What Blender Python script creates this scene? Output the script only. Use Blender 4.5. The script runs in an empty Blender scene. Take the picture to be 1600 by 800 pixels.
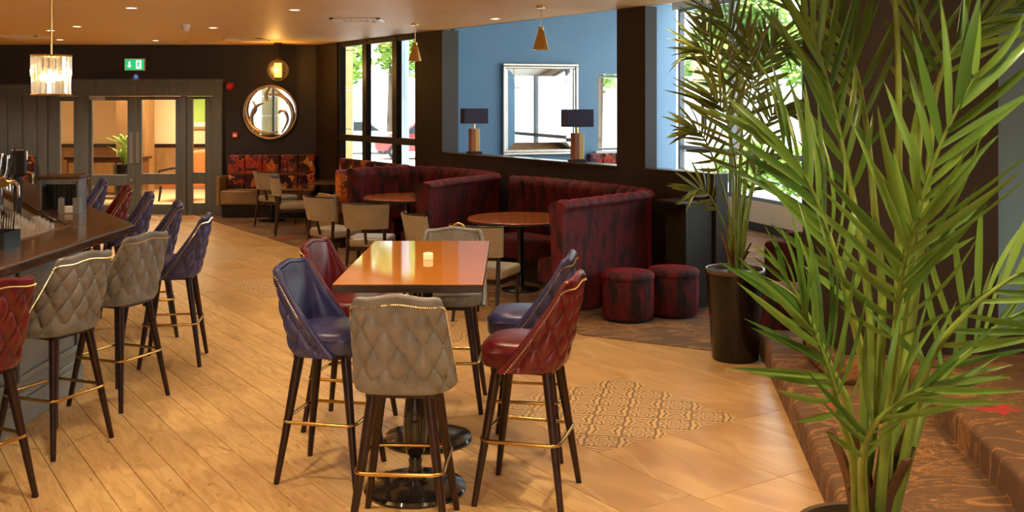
import bpy, bmesh, math, random
from mathutils import Vector, Matrix, Quaternion
R = math.radians
PI = math.pi
scene = bpy.context.scene
col = scene.collection
random.seed(7)

# ------------------------------------------------------------------ camera, world, sun, exposure
EYE = 1.95
cam_d = bpy.data.cameras.new('camera'); cam = bpy.data.objects.new('camera', cam_d); col.objects.link(cam)
cam.location = (0, 0, EYE); cam.rotation_euler = (R(90), 0, 0)
cam_d.sensor_width = 36; cam_d.lens = 36; cam_d.shift_y = -0.15; cam_d.clip_end = 300; cam_d.clip_start = .05
scene.camera = cam
world = bpy.data.worlds.new('world'); scene.world = world; world.use_nodes = True
bg = world.node_tree.nodes['Background']; bg.inputs[0].default_value = (.86, .94, 1, 1); bg.inputs[1].default_value = 3.0
sun_d = bpy.data.lights.new('sun', 'SUN'); sun = bpy.data.objects.new('sun', sun_d); col.objects.link(sun)
sun_d.energy = 9; sun_d.angle = R(1); sun_d.color = (1, .95, .86); sun.rotation_euler = (R(28), 0, R(-35)); sun.location = (0, 0, 12)
scene.view_settings.view_transform = 'Standard'; scene.view_settings.look = 'None'
scene.view_settings.gamma = 1; scene.view_settings.exposure = 0.58; scene.view_settings.use_curve_mapping = False
scene.cycles.use_denoising = True
scene.cycles.max_bounces = 8; scene.cycles.diffuse_bounces = 6; scene.cycles.glossy_bounces = 4
scene.cycles.transmission_bounces = 6; scene.cycles.transparent_max_bounces = 12
scene.cycles.sample_clamp_indirect = 6; scene.cycles.caustics_reflective = False; scene.cycles.caustics_refractive = False

def W(px, py, Y):                       # a point of the place at distance Y
    return Vector(((px - 800) / 1600 * Y, Y, EYE - (py - 160) / 1600 * Y))
DA = math.atan2(-3, 2)                  # the room's slanted axis: local x runs along it, local y towards the windows
CU, CW = 2 / math.sqrt(13), 3 / math.sqrt(13)
def D(u, w, z=0): return Vector((CU * u + CW * w, -CW * u + CU * w, z))
WALL = 7.04

# ------------------------------------------------------------------ materials
def nd(nt, kind, **kw):
    n = nt.nodes.new(kind)
    for k, v in kw.items(): setattr(n, k, v)
    return n
def rgb(c): return (c[0], c[1], c[2], 1)
def pm(name, base, rough=.5, metal=0, col2=None, nscale=5, detail=3, lo=.35, hi=.65, bump=None, stretch=None, sheen=0, sheen_tint=None,
       coat=0, spec=.5, trans=0, emit=None, rand=0, ior=1.45):
    m = bpy.data.materials.new(name); m.use_nodes = True; nt = m.node_tree; p = nt.nodes['Principled BSDF']; L = nt.links.new
    p.inputs['Base Color'].default_value = rgb(base); p.inputs['Roughness'].default_value = rough; p.inputs['Metallic'].default_value = metal
    p.inputs['Specular IOR Level'].default_value = spec; p.inputs['Coat Weight'].default_value = coat; p.inputs['Coat Roughness'].default_value = .05
    p.inputs['Transmission Weight'].default_value = trans; p.inputs['IOR'].default_value = ior
    if sheen:
        p.inputs['Sheen Weight'].default_value = sheen; p.inputs['Sheen Roughness'].default_value = .35
        p.inputs['Sheen Tint'].default_value = rgb(sheen_tint or base)
    if emit: p.inputs['Emission Color'].default_value = rgb(emit[0]); p.inputs['Emission Strength'].default_value = emit[1]
    tc = nd(nt, 'ShaderNodeTexCoord'); vec = tc.outputs['Object']
    if stretch:
        mp = nd(nt, 'ShaderNodeMapping'); mp.inputs['Scale'].default_value = stretch; L(vec, mp.inputs[0]); vec = mp.outputs[0]
    src = None
    if col2:
        n = nd(nt, 'ShaderNodeTexNoise'); n.inputs['Scale'].default_value = nscale; n.inputs['Detail'].default_value = detail; L(vec, n.inputs['Vector'])
        r = nd(nt, 'ShaderNodeMapRange'); r.inputs[1].default_value = lo; r.inputs[2].default_value = hi; L(n.outputs[0], r.inputs[0])
        mx = nd(nt, 'ShaderNodeMix', data_type='RGBA'); mx.inputs[6].default_value = rgb(base); mx.inputs[7].default_value = rgb(col2)
        L(r.outputs[0], mx.inputs[0]); src = mx.outputs[2]
    if rand:
        oi = nd(nt, 'ShaderNodeObjectInfo'); hs = nd(nt, 'ShaderNodeHueSaturation'); hs.inputs['Color'].default_value = rgb(base)
        r = nd(nt, 'ShaderNodeMapRange'); r.inputs[3].default_value = 1 - rand; r.inputs[4].default_value = 1 + rand
        L(oi.outputs['Random'], r.inputs[0]); L(r.outputs[0], hs.inputs['Value'])
        if src: L(src, hs.inputs['Color'])
        src = hs.outputs[0]
    if src: L(src, p.inputs['Base Color'])
    if bump:
        n = nd(nt, 'ShaderNodeTexNoise'); n.inputs['Scale'].default_value = bump[0]; n.inputs['Detail'].default_value = 3; L(vec, n.inputs['Vector'])
        b = nd(nt, 'ShaderNodeBump'); b.inputs['Strength'].default_value = bump[1]; b.inputs['Distance'].default_value = .01
        L(n.outputs[0], b.inputs['Height']); L(b.outputs[0], p.inputs['Normal'])
    return m
M = {}
M['ceiling'] = pm('ceiling_paint', (.84, .575, .265), .5, col2=(.80, .54, .245), nscale=1.5)
M['wall_dark'] = pm('dark_wall_paint', (.023, .023, .029), .6)
M['wall_brown'] = pm('brown_wall_paint', (.027, .017, .0125), .55)
M['blue'] = pm('blue_wall_paint', (.132, .25, .385), .55, col2=(.145, .265, .395), nscale=2)
M['black'] = pm('black_paint', (.008, .007, .006), .5)
M['grey_wood'] = pm('grey_painted_wood', (.095, .106, .116), .42, col2=(.12, .13, .138), nscale=12, stretch=(1, 1, .12))
M['bar_paint'] = pm('bar_blue_grey_paint', (.24, .275, .285), .42, col2=(.28, .31, .31), nscale=8)
M['bar_wood'] = pm('dark_stained_bar_wood', (.030, .011, .005), .22, col2=(.085, .032, .012), nscale=7, detail=5, stretch=(.6, 5, 5), coat=.4)
M['leg_wood'] = pm('dark_walnut', (.018, .007, .005), .28, col2=(.035, .012, .008), nscale=20)
M['brass'] = pm('brass', (.62, .40, .12), .25, 1)
M['nail_brass'] = pm('pale_brass_nails', (.80, .66, .38), .3, 1)
M['steel'] = pm('brushed_steel', (.62, .62, .60), .3, 1)
M['chrome'] = pm('chrome', (.8, .8, .8), .12, 1)
M['frame'] = pm('window_frame_paint', (.035, .032, .03), .4)
M['frame_grey'] = pm('window_frame_grey', (.18, .20, .22), .4)
M['white'] = pm('white_paint', (.75, .73, .70), .5)
M['cream'] = pm('cream_paint', (.72, .62, .48), .6)
M['mirror'] = pm('mirror_silver', (.85, .86, .86), .02, 1)
M['silver'] = pm('silver_leaf', (.62, .58, .52), .3, 1, bump=(60, .3))
M['champagne'] = pm('champagne_leaf', (.72, .58, .38), .3, 1, bump=(50, .3))
M['stone_ext'] = pm('yellow_sandstone', (.55, .40, .17), .9, col2=(.48, .35, .15), nscale=3, bump=(40, .4))
M['concrete'] = pm('pale_grey_render', (.48, .55, .58), .8)
M['paving'] = pm('pale_paving', (.72, .70, .66), .9, col2=(.62, .61, .58), nscale=.4)
M['leaf_out'] = pm('sunlit_foliage', (.20, .36, .05), .6, col2=(.34, .48, .10), nscale=.8, rand=.15)
M['bark'] = pm('bark', (.09, .06, .04), .9)
M['car_red'] = pm('red_car_paint', (.42, .03, .03), .25, coat=1)
M['car_grey'] = pm('silver_car_paint', (.45, .48, .52), .25, coat=1)
M['car_glass'] = pm('car_glass', (.03, .04, .05), .1)
M['rubber'] = pm('rubber', (.02, .02, .02), .7)
M['lamp_gold'] = pm('gold_lamp_facet', (.55, .36, .12), .35, .6)
M['lamp_wood'] = pm('reddish_lamp_facet', (.28, .09, .03), .4)
M['shade_navy'] = pm('navy_shade_cloth', (.035, .032, .06), .8)
M['sill'] = pm('sill_paint', (.10, .06, .045), .25)
M['red_plastic'] = pm('red_plastic', (.5, .02, .02), .4)
M['plastic'] = pm('white_plastic', (.8, .75, .68), .4)
M['straw'] = pm('black_plastic', (.006, .006, .006), .35)
M['soil'] = pm('brown_bark_mulch', (.05, .025, .012), .9, bump=(40, 1))
M['pot'] = pm('dark_glazed_pot', (.008, .004, .004), .25, coat=.1)
M['pot_rim'] = pm('pot_rim', (.10, .07, .05), .25)
M['stem'] = pm('palm_stem', (.20, .30, .045), .42, col2=(.12, .18, .03), nscale=8)
M['sheath'] = pm('dry_palm_sheath', (.16, .075, .03), .8, col2=(.09, .045, .02), nscale=14, stretch=(1, 1, .2))
M['orange_fabric'] = pm('orange_fabric', (.55, .16, .05), .8)
M['oak'] = pm('lobby_oak', (.30, .16, .06), .5, col2=(.24, .12, .045), nscale=9, stretch=(1, 1, .2))
M['lobby_wall'] = pm('lobby_wall_paint', (.75, .58, .36), .7)
M['lobby_floor'] = pm('lobby_floor_tile', (.60, .44, .26), .4)
M['candle'] = pm('frosted_votive_glass', (.9, .8, .55), .4, emit=((1, .75, .35), .25))
M['tealight'] = pm('wax', (.9, .85, .7), .5)
M['mat_tan'] = pm('woven_mat', (.58, .38, .16), .6, col2=(.35, .2, .08), nscale=60, bump=(80, .6))
def leather(name, c, c2): return pm(name, c, .27, col2=c2, nscale=9, detail=4, bump=(140, .12), spec=.6)
M['leather_grey'] = leather('grey_leather', (.215, .218, .218), (.150, .148, .142))
M['leather_blue'] = leather('blue_leather', (.052, .052, .150), (.036, .036, .110))
M['leather_red'] = leather('red_leather', (.150, .012, .017), (.098, .007, .012))
M['leather_cream'] = pm('cream_leather', (.34, .285, .20), .38, col2=(.28, .23, .155), nscale=7, bump=(120, .1))
M['leather_tan'] = pm('tan_leather', (.30, .20, .10), .4, col2=(.24, .16, .08), nscale=6)
M['velvet'] = pm('crushed_red_velvet', (.085, .0012, .004), .8, col2=(.006, .0001, .0004), nscale=11, detail=7, lo=.42, hi=.62, bump=(20, .7), sheen=.42, sheen_tint=(1, .035, .05), stretch=(1, 1, .45))
M['olive'] = pm('dark_olive_panel', (.022, .017, .008), .5)
M['table_wood'] = pm('orange_table_veneer', (.50, .135, .022), .18, col2=(.44, .115, .018), nscale=3, stretch=(.3, 4, 1), coat=.6)
M['table_lacquer'] = pm('glossy_orange_lacquer', (.62, .23, .035), .06, col2=(.57, .205, .03), nscale=2, stretch=(.5, 3, 1), coat=.4)
M['table_edge'] = pm('dark_table_edge', (.045, .025, .015), .45, col2=(.02, .012, .008), nscale=14, stretch=(1, 1, 8))
M['table_dark'] = pm('dark_wood_table_top', (.12, .045, .018), .2, coat=.4)
M['black_metal'] = pm('black_enamelled_iron', (.010, .008, .008), .18, coat=.6)

def glass_mat(name, tint=(.95, .98, .98), refl=.9):
    m = bpy.data.materials.new(name); m.use_nodes = True; nt = m.node_tree; nt.nodes.clear(); L = nt.links.new
    o = nd(nt, 'ShaderNodeOutputMaterial'); t = nd(nt, 'ShaderNodeBsdfTransparent'); t.inputs[0].default_value = rgb(tint)
    g = nd(nt, 'ShaderNodeBsdfGlossy'); g.inputs['Roughness'].default_value = .02
    f = nd(nt, 'ShaderNodeFresnel'); ge = nd(nt, 'ShaderNodeNewGeometry'); io = nd(nt, 'ShaderNodeMapRange'); io.inputs[3].default_value = 1.45; io.inputs[4].default_value = 1/1.45
    L(ge.outputs['Backfacing'], io.inputs[0]); L(io.outputs[0], f.inputs[0])
    k = nd(nt, 'ShaderNodeMath', operation='MULTIPLY'); k.inputs[1].default_value = refl; L(f.outputs[0], k.inputs[0])
    mx = nd(nt, 'ShaderNodeMixShader'); L(k.outputs[0], mx.inputs[0]); L(t.outputs[0], mx.inputs[1]); L(g.outputs[0], mx.inputs[2]); L(mx.outputs[0], o.inputs[0])
    return m
M['glass'] = glass_mat('window_glass')
M['globe_glass'] = glass_mat('amber_globe_glass', (.98, .84, .62), 1.0)
M['drink_glass'] = glass_mat('drinking_glass', (.97, .97, .97), 1.3)
def crystal_mat():
    m = bpy.data.materials.new('crystal'); m.use_nodes = True; nt = m.node_tree; nt.nodes.clear(); L = nt.links.new
    o = nd(nt, 'ShaderNodeOutputMaterial'); t = nd(nt, 'ShaderNodeBsdfTransparent'); t.inputs[0].default_value = (1, .95, .88, 1)
    tr = nd(nt, 'ShaderNodeBsdfTranslucent'); tr.inputs[0].default_value = (1, .9, .75, 1)
    g = nd(nt, 'ShaderNodeBsdfGlossy'); g.inputs['Roughness'].default_value = .08
    a = nd(nt, 'ShaderNodeMixShader'); a.inputs[0].default_value = .10; L(t.outputs[0], a.inputs[1]); L(tr.outputs[0], a.inputs[2])
    b = nd(nt, 'ShaderNodeMixShader'); b.inputs[0].default_value = .25; L(a.outputs[0], b.inputs[1]); L(g.outputs[0], b.inputs[2]); L(b.outputs[0], o.inputs[0])
    return m
M['crystal'] = crystal_mat()
def milky(m, amt):                      # a little scattering so that thin glass catches the light
    nt = m.node_tree; o = [n for n in nt.nodes if n.type == 'OUTPUT_MATERIAL'][0]; src = o.inputs[0].links[0].from_socket
    d = nd(nt, 'ShaderNodeBsdfDiffuse'); d.inputs[0].default_value = (.9, .88, .84, 1); x = nd(nt, 'ShaderNodeMixShader'); x.inputs[0].default_value = amt
    nt.links.new(src, x.inputs[1]); nt.links.new(d.outputs[0], x.inputs[2]); nt.links.new(x.outputs[0], o.inputs[0])
milky(M['drink_glass'], .08)
milky(M['globe_glass'], .05)
def emit_mat(name, c, s):
    m = bpy.data.materials.new(name); m.use_nodes = True; nt = m.node_tree; nt.nodes.clear()
    o = nd(nt, 'ShaderNodeOutputMaterial'); e = nd(nt, 'ShaderNodeEmission'); e.inputs[0].default_value = rgb(c); e.inputs[1].default_value = s
    nt.links.new(e.outputs[0], o.inputs[0]); return m
M['bulb'] = emit_mat('bulb_glow', (1, .74, .36), 9)
M['downlight_lens'] = emit_mat('downlight_glow', (1, .82, .5), 8)
M['amber_glow'] = emit_mat('amber_tube_glow', (1, .50, .08), 3.2)
M['sign_green'] = emit_mat('sign_green_glow', (.02, .42, .13), 1.0)
M['sign_white'] = emit_mat('sign_white_glow', (.75, .95, .8), 1.0)

def plank_mat():
    m = pm('oak_plank', (.66, .42, .195), .36, rand=.07); nt = m.node_tree; L = nt.links.new; p = nt.nodes['Principled BSDF']
    hs = [n for n in nt.nodes if n.type == 'HUE_SAT'][0]; tc = [n for n in nt.nodes if n.type == 'TEX_COORD'][0]; oi = [n for n in nt.nodes if n.type == 'OBJECT_INFO'][0]
    off = nd(nt, 'ShaderNodeVectorMath', operation='SCALE'); off.inputs[0].default_value = (17, 31, 11); L(oi.outputs['Random'], off.inputs[3])
    ad = nd(nt, 'ShaderNodeVectorMath', operation='ADD'); L(tc.outputs['Object'], ad.inputs[0]); L(off.outputs[0], ad.inputs[1])
    mp = nd(nt, 'ShaderNodeMapping'); mp.inputs['Scale'].default_value = (1.6, 9, 1); L(ad.outputs[0], mp.inputs[0])
    n1 = nd(nt, 'ShaderNodeTexNoise'); n1.inputs['Scale'].default_value = 2.2; n1.inputs['Detail'].default_value = 6; n1.inputs['Distortion'].default_value = 1.2; L(mp.outputs[0], n1.inputs['Vector'])
    r1 = nd(nt, 'ShaderNodeValToRGB'); e = r1.color_ramp.elements; e[0].position = .3; e[0].color = (.46, .26, .092, 1); e[1].position = .62; e[1].color = (.66, .43, .18, 1)
    L(n1.outputs[0], r1.inputs[0])
    mp2 = nd(nt, 'ShaderNodeMapping'); mp2.inputs['Scale'].default_value = (2.6, 7, 1); L(ad.outputs[0], mp2.inputs[0])
    n2 = nd(nt, 'ShaderNodeTexNoise'); n2.inputs['Scale'].default_value = 1.6; n2.inputs['Detail'].default_value = 4; n2.inputs['Distortion'].default_value = 2; L(mp2.outputs[0], n2.inputs['Vector'])
    r2 = nd(nt, 'ShaderNodeMapRange'); r2.inputs[1].default_value = .63; r2.inputs[2].default_value = .74; L(n2.outputs[0], r2.inputs[0])
    mx = nd(nt, 'ShaderNodeMix', data_type='RGBA'); mx.inputs[7].default_value = (.28, .14, .05, 1); L(r2.outputs[0], mx.inputs[0]); L(r1.outputs[0], mx.inputs[6])
    L(mx.outputs[2], hs.inputs['Color']); return m
M['plank'] = plank_mat()
def stone_mat():
    m = pm('veined_stone_tile', (.60, .37, .165), .32, rand=.05); nt = m.node_tree; L = nt.links.new
    hs = [n for n in nt.nodes if n.type == 'HUE_SAT'][0]; tc = [n for n in nt.nodes if n.type == 'TEX_COORD'][0]; oi = [n for n in nt.nodes if n.type == 'OBJECT_INFO'][0]
    off = nd(nt, 'ShaderNodeVectorMath', operation='SCALE'); off.inputs[0].default_value = (23, 13, 7); L(oi.outputs['Random'], off.inputs[3])
    ad = nd(nt, 'ShaderNodeVectorMath', operation='ADD'); L(tc.outputs['Object'], ad.inputs[0]); L(off.outputs[0], ad.inputs[1])
    mp = nd(nt, 'ShaderNodeMapping'); mp.inputs['Scale'].default_value = (1, 2.6, 1); mp.inputs['Rotation'].default_value = (0, 0, .5); L(ad.outputs[0], mp.inputs[0])
    n1 = nd(nt, 'ShaderNodeTexNoise'); n1.inputs['Scale'].default_value = 1.5; n1.inputs['Detail'].default_value = 5; n1.inputs['Distortion'].default_value = .8; L(mp.outputs[0], n1.inputs['Vector'])
    r1 = nd(nt, 'ShaderNodeValToRGB'); e = r1.color_ramp.elements; e[0].position = .3; e[0].color = (.37, .20, .068, 1); e[1].position = .7; e[1].color = (.55, .335, .13, 1); L(n1.outputs[0], r1.inputs[0])
    n2 = nd(nt, 'ShaderNodeTexNoise'); n2.inputs['Scale'].default_value = .8; n2.inputs['Detail'].default_value = 1; n2.inputs['Distortion'].default_value = .5; L(mp.outputs[0], n2.inputs['Vector'])
    s = nd(nt, 'ShaderNodeMath', operation='SUBTRACT'); s.inputs[1].default_value = .5; L(n2.outputs[0], s.inputs[0])
    a = nd(nt, 'ShaderNodeMath', operation='ABSOLUTE'); L(s.outputs[0], a.inputs[0])
    r2 = nd(nt, 'ShaderNodeMapRange'); r2.inputs[1].default_value = 0; r2.inputs[2].default_value = .03; r2.inputs[3].default_value = .3; r2.inputs[4].default_value = 0; L(a.outputs[0], r2.inputs[0])
    mx = nd(nt, 'ShaderNodeMix', data_type='RGBA'); mx.inputs[7].default_value = (.72, .50, .25, 1); L(r2.outputs[0], mx.inputs[0]); L(r1.outputs[0], mx.inputs[6])
    L(mx.outputs[2], hs.inputs['Color']); return m
M['stone'] = stone_mat()
def pattern_mat():                       # encaustic print, one motif on each tile (object coordinates -.5..+.5 tile)
    m = bpy.data.materials.new('printed_pattern_tile'); m.use_nodes = True; nt = m.node_tree; L = nt.links.new; p = nt.nodes['Principled BSDF']; p.inputs['Roughness'].default_value = .4
    tc = nd(nt, 'ShaderNodeTexCoord'); sp = nd(nt, 'ShaderNodeSeparateXYZ'); L(tc.outputs['Object'], sp.inputs[0])
    def mth(op, a, b=None, c=None):
        n = nd(nt, 'ShaderNodeMath', operation=op)
        for i, v in enumerate((a, b, c)):
            if v is None: continue
            if isinstance(v, (int, float)): n.inputs[i].default_value = v
            else: L(v, n.inputs[i])
        return n.outputs[0]
    S = 1 / .28
    x = mth('MULTIPLY', sp.outputs[0], S); y = mth('MULTIPLY', sp.outputs[1], S)
    ax, ay = mth('ABSOLUTE', x), mth('ABSOLUTE', y)
    r = mth('SQRT', mth('ADD', mth('MULTIPLY', x, x), mth('MULTIPLY', y, y)))
    th = mth('ARCTAN2', y, x)
    fl = mth('MULTIPLY', mth('ABSOLUTE', mth('COSINE', mth('MULTIPLY', th, 4))), .12)
    rose = mth('SINE', mth('MULTIPLY', mth('ADD', r, fl), 44))
    cx, cy = mth('SUBTRACT', .5, ax), mth('SUBTRACT', .5, ay)
    r2 = mth('SQRT', mth('ADD', mth('MULTIPLY', cx, cx), mth('MULTIPLY', cy, cy)))
    th2 = mth('ARCTAN2', cy, cx)
    star = mth('SINE', mth('MULTIPLY', mth('ADD', r2, mth('MULTIPLY', mth('ABSOLUTE', mth('SINE', mth('MULTIPLY', th2, 2))), .16)), 40))
    inner = mth('LESS_THAN', r, mth('ADD', .33, mth('MULTIPLY', mth('COSINE', mth('MULTIPLY', th, 4)), .06)))
    v = mth('ADD', mth('MULTIPLY', rose, inner), mth('MULTIPLY', star, mth('SUBTRACT', 1, inner)))
    rr = nd(nt, 'ShaderNodeMapRange'); rr.inputs[1].default_value = .0; rr.inputs[2].default_value = .5; L(v, rr.inputs[0])
    mx = nd(nt, 'ShaderNodeMix', data_type='RGBA'); mx.inputs[6].default_value = (.60, .38, .16, 1); mx.inputs[7].default_value = (.13, .065, .022, 1)
    nz = nd(nt, 'ShaderNodeTexNoise'); nz.inputs['Scale'].default_value = 30; L(tc.outputs['Object'], nz.inputs['Vector'])
    L(mth('MULTIPLY', rr.outputs[0], mth('ADD', nz.outputs[0], .35)), mx.inputs[0]); L(mx.outputs[2], p.inputs['Base Color']); return m
M['pattern'] = pattern_mat()
def carpet_mat():
    m = pm('brown_floral_carpet', (.10, .06, .032), .95, bump=(300, .7)); nt = m.node_tree; L = nt.links.new; p = nt.nodes['Principled BSDF']
    tc = [n for n in nt.nodes if n.type == 'TEX_COORD'][0]
    def ridge(sc, dist, width, amt, sx):
        mp = nd(nt, 'ShaderNodeMapping'); mp.inputs['Scale'].default_value = sx; L(tc.outputs['Object'], mp.inputs[0])
        n = nd(nt, 'ShaderNodeTexNoise'); n.inputs['Scale'].default_value = sc; n.inputs['Detail'].default_value = 3; n.inputs['Distortion'].default_value = dist; L(mp.outputs[0], n.inputs['Vector'])
        s = nd(nt, 'ShaderNodeMath', operation='SUBTRACT'); s.inputs[1].default_value = .5; L(n.outputs[0], s.inputs[0])
        a = nd(nt, 'ShaderNodeMath', operation='ABSOLUTE'); L(s.outputs[0], a.inputs[0])
        r = nd(nt, 'ShaderNodeMapRange'); r.inputs[1].default_value = 0; r.inputs[2].default_value = width; r.inputs[3].default_value = amt; r.inputs[4].default_value = 0; L(a.outputs[0], r.inputs[0]); return r.outputs[0]
    a = ridge(1.3, 1.6, .028, .85, (1, 2.2, 1)); b = ridge(5, 1.5, .06, .9, (1, 3.5, 1))
    nm = nd(nt, 'ShaderNodeTexNoise'); nm.inputs['Scale'].default_value = 1.3; L(tc.outputs['Object'], nm.inputs['Vector'])
    rm = nd(nt, 'ShaderNodeMapRange'); rm.inputs[1].default_value = .5; rm.inputs[2].default_value = .62; L(nm.outputs[0], rm.inputs[0])
    bm_ = nd(nt, 'ShaderNodeMath', operation='MULTIPLY'); L(b, bm_.inputs[0]); L(rm.outputs[0], bm_.inputs[1])
    mxm = nd(nt, 'ShaderNodeMath', operation='MAXIMUM'); L(a, mxm.inputs[0]); L(bm_.outputs[0], mxm.inputs[1])
    fz = nd(nt, 'ShaderNodeTexNoise'); fz.inputs['Scale'].default_value = 130; fz.inputs['Detail'].default_value = 2; L(tc.outputs['Object'], fz.inputs['Vector'])
    fr = nd(nt, 'ShaderNodeMapRange'); fr.inputs[1].default_value = .3; fr.inputs[2].default_value = .6; fr.inputs[3].default_value = .45; L(fz.outputs[0], fr.inputs[0])
    fm = nd(nt, 'ShaderNodeMath', operation='MULTIPLY'); L(mxm.outputs[0], fm.inputs[0]); L(fr.outputs[0], fm.inputs[1])
    bs = nd(nt, 'ShaderNodeMix', data_type='RGBA'); bs.inputs[6].default_value = (.095, .048, .022, 1); bs.inputs[7].default_value = (.185, .098, .046, 1); L(fz.outputs[0], bs.inputs[0])
    mx = nd(nt, 'ShaderNodeMix', data_type='RGBA'); mx.inputs[7].default_value = (.50, .23, .06, 1); L(fm.outputs[0], mx.inputs[0]); L(bs.outputs[2], mx.inputs[6])
    L(mx.outputs[2], p.inputs['Base Color']); return m
M['carpet'] = carpet_mat()
M['carpet_red'] = pm('red_carpet_motif', (.50, .05, .04), .95, col2=(.38, .03, .03), nscale=60, bump=(300, .6))
def floral_mat():
    m = pm('dark_floral_fabric', (.05, .01, .01), .7); nt = m.node_tree; L = nt.links.new; p = nt.nodes['Principled BSDF']
    tc = [n for n in nt.nodes if n.type == 'TEX_COORD'][0]
    n0 = nd(nt, 'ShaderNodeTexNoise'); n0.inputs['Scale'].default_value = 9; n0.inputs['Detail'].default_value = 2; L(tc.outputs['Object'], n0.inputs['Vector'])
    dv = nd(nt, 'ShaderNodeMix', data_type='RGBA'); dv.inputs[0].default_value = .18; L(tc.outputs['Object'], dv.inputs[6]); L(n0.outputs[1], dv.inputs[7])
    v = nd(nt, 'ShaderNodeTexVoronoi'); v.inputs['Scale'].default_value = 8; L(dv.outputs[2], v.inputs['Vector'])
    sp = nd(nt, 'ShaderNodeSeparateColor'); L(v.outputs['Color'], sp.inputs[0])
    rp = nd(nt, 'ShaderNodeValToRGB'); rp.color_ramp.interpolation = 'CONSTANT'; e = rp.color_ramp.elements
    e[0].color = (.05, .010, .012, 1); e[1].position = .28; e[1].color = (.48, .05, .02, 1)
    for pos, c in ((.45, (.20, .08, .05, 1)), (.58, (.78, .22, .05, 1)), (.72, (.30, .07, .08, 1)), (.84, (.85, .45, .18, 1)), (.93, (.10, .025, .05, 1))):
        k = e.new(pos); k.color = c
    L(sp.outputs[0], rp.inputs[0])
    n1 = nd(nt, 'ShaderNodeTexNoise'); n1.inputs['Scale'].default_value = 30; n1.inputs['Detail'].default_value = 4; n1.inputs['Distortion'].default_value = 1.5; L(tc.outputs['Object'], n1.inputs['Vector'])
    rr = nd(nt, 'ShaderNodeMapRange'); rr.inputs[1].default_value = .36; rr.inputs[2].default_value = .54; L(n1.outputs[0], rr.inputs[0])
    mx = nd(nt, 'ShaderNodeMix', data_type='RGBA'); mx.inputs[6].default_value = (.022, .006, .008, 1); L(rr.outputs[0], mx.inputs[0]); L(rp.outputs[0], mx.inputs[7])
    L(mx.outputs[2], p.inputs['Base Color']); return m
M['floral'] = floral_mat()
def leaf_mat(name, c1, c2):
    m = bpy.data.materials.new(name); m.use_nodes = True; nt = m.node_tree; L = nt.links.new; p = nt.nodes['Principled BSDF']; p.inputs['Roughness'].default_value = .32
    oi = nd(nt, 'ShaderNodeObjectInfo'); mx = nd(nt, 'ShaderNodeMix', data_type='RGBA'); mx.inputs[6].default_value = rgb(c1); mx.inputs[7].default_value = rgb(c2)
    L(oi.outputs['Random'], mx.inputs[0]); L(mx.outputs[2], p.inputs['Base Color'])
    tr = nd(nt, 'ShaderNodeBsdfTranslucent'); hs = nd(nt, 'ShaderNodeHueSaturation'); hs.inputs['Value'].default_value = 1.35; L(mx.outputs[2], hs.inputs['Color']); L(hs.outputs[0], tr.inputs[0])
    ms = nd(nt, 'ShaderNodeMixShader'); ms.inputs[0].default_value = .28; L(p.outputs[0], ms.inputs[1]); L(tr.outputs[0], ms.inputs[2])
    L(ms.outputs[0], nt.nodes['Material Output'].inputs[0]); return m
M['palm'] = leaf_mat('palm_leaf', (.036, .105, .014), (.155, .285, .045))
M['palm_back'] = leaf_mat('palm_leaf_olive', (.085, .115, .020), (.17, .185, .032))

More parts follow.
